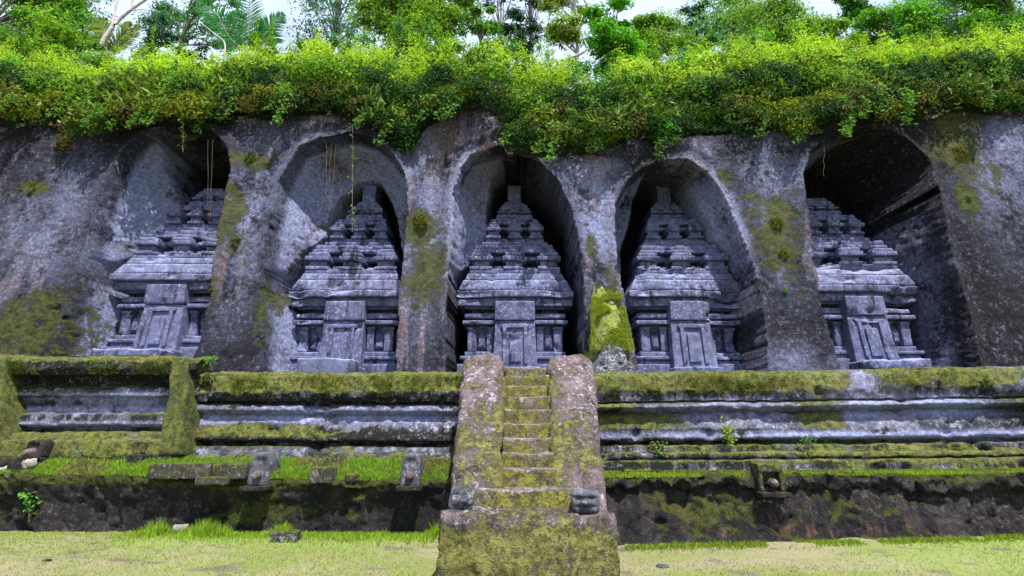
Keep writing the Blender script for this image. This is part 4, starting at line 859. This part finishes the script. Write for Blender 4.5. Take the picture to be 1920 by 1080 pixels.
weed(1372, 848, 9.4, 60, 'tall yellow-green weed rooted in the right terrace wall', (.22, .36, .02), .06, 30)
weed(1233, 852, 9.35, 20, 'small green sprig on the right terrace ledge near the staircase', (.16, .32, .02), .05, 10)
weed(1515, 845, 9.4, 26, 'low dark green sprig on the right terrace wall', (.06, .18, .02), .06, 12)
weed(395, 688, 9.5, 14, 'little green weed at the top corner of the left pilaster', (.10, .25, .02), .06, 12)

# grass
def blades(P, h, col, lean=.35, wd=.006):
    n = len(P); a = rng.uniform(0, 2*pi, n); d = np.stack([np.cos(a), np.sin(a), a*0], 1)*wd
    tip = P+np.stack([rng.normal(size=n)*h*lean, rng.normal(size=n)*h*lean, h], 1)
    V = np.stack([P-d, P+d, tip], 1).reshape(-1, 3); F = np.arange(3*n).reshape(-1, 3)
    return V, F, np.repeat(col, 3, 0)
def wallY(x, right):
    if not right:
        t = (x-xL0)/(xL1-xL0); return 9.02-.5*t
    t = (x-xR0)/(xR1-xR0); return 7.9+1.0*t
def grass():
    L = []
    n = 90000                                     # short trodden turf
    x = rng.uniform(-9.5, 9.5, n); y = rng.uniform(6., 9.1, n)
    lim = np.where(x < 0, wallY(x, False), wallY(x, True)); k = (y < lim) & ~((np.abs(x-.07) < 1.25) & (y > 6.45))
    x, y = x[k], y[k]; P3 = np.stack([x, y, x*0], 1)
    g = fbm(P3*np.array([.6, 1.6, 1]), .9, 4, 61); k = g > rng.uniform(-.5, .6, len(x)); x, y, g = x[k], y[k], g[k]
    P = np.stack([x, y, gz(x, y)], 1)
    c = np.array((.26, .25, .13))*(1-smooth(-.1, .35, g))[:, None]+np.array((.26, .36, .03))*smooth(-.1, .35, g)[:, None]
    lu = np.clip(lushness(P[:, 0], P[:, 1]), 0, 1)[:, None]; c = c*(1-lu)+np.array((.24, .42, .04))*lu
    L.append(blades(P, rng.uniform(.01, .035, len(P)), c*rng.uniform(.7, 1.3, (len(P), 1)), .6, .005))
    # taller fringe at the wall foot
    n = 15000; px = rng.normal(590, 190, n); k = (px > 270) & (px < 832); px = px[k]
    x = (px-960)/FPX*8.3; y = wallY(x, False)-np.abs(rng.normal(size=len(x)))*.24
    cl = fbm(np.stack([x, y, x*0], 1), 2.5, 3, 64); h = (.05+.26*np.clip(cl+.1, 0, 1))*rng.uniform(.4, 1.2, len(x))
    P = np.stack([x, y, gz(x, y)-.01], 1)
    L.append(blades(P, h, np.array((.32, .50, .04))*rng.uniform(.4, 1.2, (len(P), 1)), .30, .007))
    n = 9000; x = rng.uniform(1.6, 10, n); y = wallY(x, True)-np.abs(rng.normal(size=n))*.10
    cl = fbm(np.stack([x, y, x*0], 1), 1.2, 3, 66); k = cl > -.1; x, y = x[k], y[k]; P = np.stack([x, y, gz(x, y)], 1)
    L.append(blades(P, rng.uniform(.02, .07, len(x)), np.array((.24, .33, .03))*rng.uniform(.6, 1.3, (len(P), 1)), .4, .006))
    tag(foliage('lawn_grass', L, mat='grass'), 'short dry and green grass of the lawn, taller at the wall foot', 'grass', kind='stuff')
    L = []
    n = 60000                                     # left ledge slope
    px = rng.uniform(20, 848, n); s = rng.random(n); x = (px-960)/FPX*8.9
    t = (x-xL0)/(xL1-xL0)
    pts = [(853, 862, 9.24, .0), (862, 872, 9.1, -.1), (868, 892, 8.98, -.4), (876, 903, 8.92, -.52)]
    YY = np.array([[p[2], p[2]+p[3]] for p in pts]); ZZ = np.array([[Zof(p[0], p[2]), Zof(p[1], p[2]+p[3])] for p in pts])
    Yp = YY[:, 0][:, None]*(1-t)+YY[:, 1][:, None]*t; Zp = ZZ[:, 0][:, None]*(1-t)+ZZ[:, 1][:, None]*t
    i = np.minimum((s*3).astype(int), 2); f = s*3-i; ar = np.arange(n)
    y = Yp[i, ar]*(1-f)+Yp[i+1, ar]*f; z = Zp[i, ar]*(1-f)+Zp[i+1, ar]*f
    g = fbm(np.stack([x, y, z], 1), 1.3, 4, 68); k = g > rng.uniform(-.25, .45, n)-.15*smooth(350, 600, px)
    P = np.stack([x, y, z-.01], 1)[k]; g = g[k]
    c = np.where(g[:, None] > .0, [(.22, .37, .035)], [(.27, .26, .07)])
    L.append(blades(P, rng.uniform(.02, .075, len(P)), c*rng.uniform(.6, 1.3, (len(P), 1)), .5, .006))
    n = 16000; x = rng.uniform(xR0+.1, 11, n); t = (x-xR0)/(xR1-xR0); s = rng.random(n)**.5   # right ledge
    y0 = 9.2; y1 = 8.28+.5*t; z0 = Zof(884, 9.22)*(1-t)+Zof(876, 9.22)*t; z1 = Zof(895, 8.28)*(1-t)+Zof(882, 8.78)*t
    y = y0+(y1-y0)*s; z = z0+(z1-z0)*s; P = np.stack([x, y, z-.01], 1)
    L.append(blades(P, rng.uniform(.02, .055, n), np.array((.25, .38, .02))*rng.uniform(.6, 1.3, (n, 1)), .4, .006))
    # moss fuzz along upper coping edges
    for (a, b, zz, Y0, cnt, band, col) in ((-12, xA1-.2, Zof(672, 9.45), 9.42, 7000, .30, (.14, .19, .02)), (xB0, xB1, Zof(703, 9.6), 9.58, 8000, .42, (.16, .19, .02)), (xC0, 11.5, Zof(700, 9.6), 9.58, 12000, .42, (.18, .20, .025))):
        x = rng.uniform(a, b, cnt); s = rng.random(cnt); z = zz+.16*smooth(1.5, 11.5, x)*(a > 0)-s*band
        Y_ = Y0+.02-.03*np.sin(s*pi); g = fbm(np.stack([x, Y_+x*0, z], 1), 1.5, 4, 69); k = g > .0
        P = np.stack([x, Y_+x*0, z], 1)[k]
        V, F, c = blades(P, rng.uniform(.01, .035, len(P)), np.array(col)*rng.uniform(.5, 1.3, (len(P), 1)), .9, .006); V[2::3, 1] -= .02; L.append((V, F, c))
    # moss fur on the bright buttress
    n = 16000; k = rng.random(n)**.8; zb, zt = Zof(705, 10.15), Zof(512, 10.6); k = .22+.62*k
    xl = Xof(1103, zb, 10.15)*(1-k)+Xof(1112, zt, 10.6)*k; xr = Xof(1200, zb, 10.15)*(1-k)+Xof(1156, zt, 10.6)*k
    P = np.stack([xl+(xr-xl)*rng.random(n), 10.12+.62*k**1.5, zb+(zt-zb)*k], 1)
    keep = (fbm(P*np.array([1, .2, 1]), 3.2, 3, 78) > -.12+.5*(k-.6)) & (k < .78+.25*fbm(np.stack([P[:, 0], k*0, k*0], 1), 3.5, 2, 79)); P = P[keep]; n = len(P)
    V, F, c = blades(P, rng.uniform(.0, .03, n), np.array((.50, .58, .13))*rng.uniform(.3, 1.2, (n, 1)), .9, .009); V[2::3, 1] -= .06; L.append((V, F, c))
    tag(foliage('ledge_grass', L, mat='grass'), 'bright grass and moss tufts on the ledges of the terrace', 'grass', kind='stuff')
grass()

# ------------------------------------------------------------------ trees on the plateau
def tree(label, px, ytop, ybot, Y, wpx, leafs, size, col, trunk='bark', lean=0., clumps=14, sparse=1., name='tree', cat='tree', tr=.12, asp=.45, spread=1., zbase=None):
    k = FPX/(Y*cos(PITCH)+14*sin(PITCH)); c0, c1 = at(px, ytop, Y), at(px, ybot+22, Y)
    zb = 13.2+.02*(Y-14) if zbase is None else zbase; H = max(c0[2]-c1[2], .5); W = wpx/k/2
    root = thing(name, (c0[0]-lean, Y, zb), label, cat); base = np.array(root.location)
    top = np.array([c0[0], Y, c0[2]-H*.25])-base
    sp = spline([(0, 0, -.3), top*.4+rng.normal(size=3)*.12, top*.75+rng.normal(size=3)*.15, top], 14)
    V, F = tube(sp, np.linspace(tr, tr*.3, 14), 8); mk('trunk', V, F, M[trunk], root)
    T = []; L = []
    clumps = int(clumps*1.7)
    for i in range(clumps):
        a = rng.uniform(0, 2*pi); rr = np.sqrt(rng.random())*W; hh = rng.uniform(.08, 1)
        rr *= np.sqrt(max(.15, 1-(2*hh-1)**2*.75))
        c = np.array([c1[0]-base[0]+np.cos(a)*rr, np.sin(a)*rr*.8, c1[2]-base[2]-.3+(H+.3)*hh])
        s = sp[min(13, max(5, int(13*min(1, c[2]/max(top[2], .1))*.8)))]
        b = spline([s, (s+c)/2+rng.normal(size=3)*.12+[0, 0, .1], c], 8); T.append(tube(b, np.linspace(tr*.38, .012, 8), 5))
        r = W*rng.uniform(.3, .7)*spread
        L.append(clump(c, (r*1.25, r*.9, r*.6), int(leafs/clumps*sparse*2.0), size*1.3, np.array(col)*rng.uniform(.9, 1.6), var=.2, up=.6, shell=.08, asp=asp))
    V, F = join(T); mk('limbs', V, F, M[trunk], root); foliage('crown', L, root)
G1, G2, G3 = (.10, .25, .02), (.17, .31, .025), (.06, .16, .035); BL = (.07, .18, .12); PU = (.05, .06, .09)  # bluish tree colours carry distance haze painted into the leaves
tree('dense green tree at the far left edge of the photo', 15, -40, 175, 16.5, 150, 9000, .11, G1, clumps=22)
tree('light green tree with a thin dark leaning trunk left of the bare tree', 115, -40, 85, 18, 110, 3600, .11, (.13, .28, .03), lean=.3, clumps=12)
tree('hazy blue-green tree behind the left thin trunks', 70, -60, 60, 26, 190, 4200, .13, BL, clumps=16, sparse=.8)
tree('round blue-green tree standing alone against the sky left of the palm', 290, 18, 105, 22, 78, 3600, .12, BL, clumps=12)
tree('wispy blue-green tree overhanging the sky left of the palm', 372, -60, 55, 20, 130, 2600, .12, (.08, .22, .08), clumps=14, sparse=.7)
tree('airy pale tree just right of the palm with see-through crown', 635, -50, 80, 23, 170, 3400, .12, (.08, .20, .14), clumps=18, sparse=.7)
tree('large light green tree behind the crest above the second pillar', 745, -50, 95, 18, 150, 9500, .12, G2, clumps=26)
tree('light green tree with broad crown left of the centre', 830, -40, 85, 19, 110, 6000, .12, (.15, .29, .035), clumps=18)
tree('slim green conical tree at the centre left of the dark broadleaf tree', 905, 15, 90, 19, 56, 2400, .11, G1, clumps=9)
tree('sparse bluish conifer-like tree near the centre', 940, -30, 70, 26, 70, 1300, .12, (.05, .10, .14), clumps=12, sparse=.8)
tree('dark small broadleaf tree near the centre crest', 972, 30, 85, 20, 62, 2400, .11, (.025, .07, .035), clumps=9)
tree('dusky purple-leaved tree against the sky near the centre', 996, -40, 55, 24, 46, 1200, .13, PU, clumps=9)
tree('yellow-green tree with pale crossing branches left of the dense young tree', 1070, -60, 60, 19, 90, 2800, .12, (.20, .30, .03), trunk='palebark', clumps=12)
tree('dense vivid green young tree right of the centre', 1150, 10, 105, 16, 84, 6500, .12, (.10, .32, .015), clumps=14)
tree('green bushy tree right of the vivid young tree', 1235, 30, 110, 17.5, 100, 5200, .10, (.16, .31, .03), clumps=14)
tree('dark blue-green tree seen through branches right of the centre', 1300, 20, 80, 23, 70, 2400, .12, (.04, .13, .09), clumps=10)
tree('feathery pale tree with haze-blue tint right of the centre', 1375, -20, 90, 22, 120, 4200, .12, (.13, .28, .11), clumps=16)
tree('large soft light green tree above the right pillar', 1450, 12, 105, 18, 150, 8500, .10, (.19, .34, .05), clumps=20)
tree('mid green tree left of the dark green spire', 1540, 38, 100, 18, 110, 4800, .11, G2, clumps=14)
tree('dark green pointed tree against the sky at right', 1625, -25, 90, 18.5, 64, 3600, .11, (.05, .19, .02), clumps=12)
tree('broad fresh green tree right of the pointed tree', 1690, 22, 95, 17.5, 130, 6500, .11, (.11, .30, .02), clumps=18)
tree('wispy haze-blue tree against the sky at upper right', 1775, -50, 55, 22, 150, 3400, .12, (.08, .17, .17), clumps=18, sparse=.8)
tree('dense green tree at the far right edge of the photo', 1880, -50, 110, 16.5, 160, 9500, .11, (.10, .26, .02), clumps=24)
tree('low green bushy tree left of the bare branched tree', 60, 40, 130, 15.6, 130, 4200, .09, G2, clumps=12)
tree('low green bushy tree between bare tree and round tree', 205, 78, 125, 16, 90, 2200, .09, (.16, .3, .04), clumps=8)

def young_growth():
    L = []
    for i in range(250):
        px = rng.uniform(-60, 1980)
        if 150 < px < 560 and rng.random() < .8: continue
        top = np.interp(px, TX, TY); Y = rng.uniform(14.4, 17.5); g = fbm(np.array([[px*.006, 0, 0]]), 1, 2, 88)[0]
        py = top+14-rng.random()**1.3*(28+60*max(0, g+.2))-(-18); c = at(px, py, Y); rad = rng.uniform(.2, .5)
        col = np.array([(.14, .34, .03), (.22, .42, .03), (.08, .25, .04), (.10, .28, .10)][rng.integers(0, 4)])
        L.append(clump(c, (rad*.9, rad*.8, rad*1.1), int(520*rad), rng.choice([.08, .12, .16]), col, up=.5, shell=.1, asp=.4))
        if i % 4 == 0: L.append(clump(c+np.array([0, 0, rad+.35]), (.08, .08, .5), 60, .11, col, up=.8, shell=.1, asp=.3))
    tag(foliage('young_growth', L), 'fresh green young growth and saplings rising behind the cliff crest', 'undergrowth', kind='stuff')
young_growth()
def limb_tree(label, Y, segs, trunk='palebark'):
    b0 = at(*segs[0][0][0], Y); b0[2] = 13.0; root = thing('bare_tree', b0, label, 'tree'); T = []
    for i, (pts, r0, r1) in enumerate(segs):
        P = [at(a, b, Y)-b0 for a, b in pts]
        if i == 0: P.insert(0, np.array([P[0][0], 0, -.3]))
        sp = spline(P, 16); V, F = tube(sp, np.linspace(r0, r1, 16), 8)
        mk('trunk' if i == 0 else 'branch', V, F, M[trunk], root)
limb_tree('pale curved bare-branched tree at the left against the sky', 16.5, [([(186, 96), (203, 62), (216, 44), (246, 18), (290, -12)], .10, .045), ([(207, 58), (216, 20), (222, -12)], .045, .02), ([(212, 48), (216, 20), (212, -5)], .03, .015), ([(243, 20), (268, 18), (300, 22)], .025, .008), ([(246, 17), (249, 0), (252, -12)], .04, .02)])
limb_tree('thin dark leaning trunk at the upper left', 17, [([(80, 70), (94, 30), (110, -12)], .12, .08)], 'bark')
limb_tree('slender upright pale trunk left of the bare tree', 17, [([(138, 110), (140, 60), (136, 20), (125, -12)], .05, .03), ([(139, 60), (145, 30), (143, -12)], .03, .02)])
limb_tree('bare pale dead branch leaning on the crest above the middle niche', 14.2, [([(1060, 114), (1082, 104), (1100, 92), (1096, 76)], .06, .035)])
limb_tree('two pale limbs crossing the sky right of the centre', 17.5, [([(1150, 70), (1152, 20), (1154, -12)], .07, .05), ([(1118, 32), (1104, 14), (1090, -10)], .06, .04)])
limb_tree('slanting pale stick on the crest right of the palm', 14, [([(422, 84), (400, 62), (378, 44)], .03, .015)])

# palms
def frond(root, pts, width, n=34, col=(.03, .13, .025), droop=.3):
    sp = spline(pts, 24); fr = bpy.data.objects.new('frond', None)
    V, F = tube(sp, np.linspace(.03, .008, 24), 5); o = mk('frond', V, F, M['bark'], root)
    t = np.repeat(np.linspace(.10, .995, n), 2); side = np.tile([-1., 1.], n); i = np.minimum((t*23).astype(int), 22); f = (t*23-i)[:, None]
    P = sp[i]*(1-f)+sp[i+1]*f; T = sp[i+1]-sp[i]; T /= np.linalg.norm(T, axis=1, keepdims=True)
    W = np.cross(T, [0, -1., .2]); W /= np.linalg.norm(W, axis=1, keepdims=True)
    L = width*(np.sin(np.clip(t*.93+.07, 0, 1)*pi)**.6)[:, None]
    d = W*side[:, None]*.75+T*.75+np.array([0, -.1, -droop])+rng.normal(size=P.shape)*.06
    d /= np.linalg.norm(d, axis=1, keepdims=True); e_ = np.cross(d, [0, -1., 0])*.034
    mid = P+d*L*.5; tip = P+d*L+np.array([0, 0, -.12])*L
    V = np.stack([P-e_*.5, P+e_*.5, mid+e_, tip, mid-e_], 1).reshape(-1, 3); k = np.arange(len(P))[:, None]*5
    F = np.concatenate([k+[0, 1, 2], k+[0, 2, 4], k+[4, 2, 3]], 1).reshape(-1, 3)
    c = np.repeat(np.array(col)*rng.uniform(.7, 1.4, (len(P), 1)), 5, 0)
    foliage('leaflets', [(V, F, c)], o)
def palm(label, cx, cy, Y, fronds, width, col):
    c = at(cx, cy, Y); root = thing('palm_tree', (c[0], c[1], 13.0), label, 'palm tree'); b = np.array(root.location)
    V, F = tube([(0, 0, -.3), (0, 0, (c[2]-13)*.5), c-b], [.14, .12, .1], 10); mk('trunk', V, F, M['bark'], root)
    for f in fronds: frond(root, [c-b]+[at(x, y, Y+dy)-b for x, y, dy in f], width, col=col)
palm('dark green coconut palm whose fronds rise above the crest at left', 462, 100, 16.2,
     [[(430, 70, 0), (408, 30, 0), (372, 2, 0)], [(466, 60, 0), (467, 20, 0), (468, -45, 0)], [(487, 70, 0), (506, 48, 0), (532, 26, 0)], [(440, 60, .4), (414, 40, .4), (385, 38, .4)], [(480, 75, -.3), (500, 70, -.3), (520, 80, -.3)], [(452, 70, .5), (445, 40, .6), (440, 20, .8)]], .8, (.03, .17, .03))
palm('small yellowish palm behind the crest beside the bare tree', 200, 105, 16.8,
     [[(198, 70, 0), (190, 48, 0), (172, 42, 0)], [(190, 85, 0), (180, 78, 0), (168, 84, 0)], [(215, 80, 0), (235, 60, 0), (240, 40, 0)], [(220, 90, 0), (245, 70, 0), (262, 45, 0)]], .5, (.16, .24, .03))
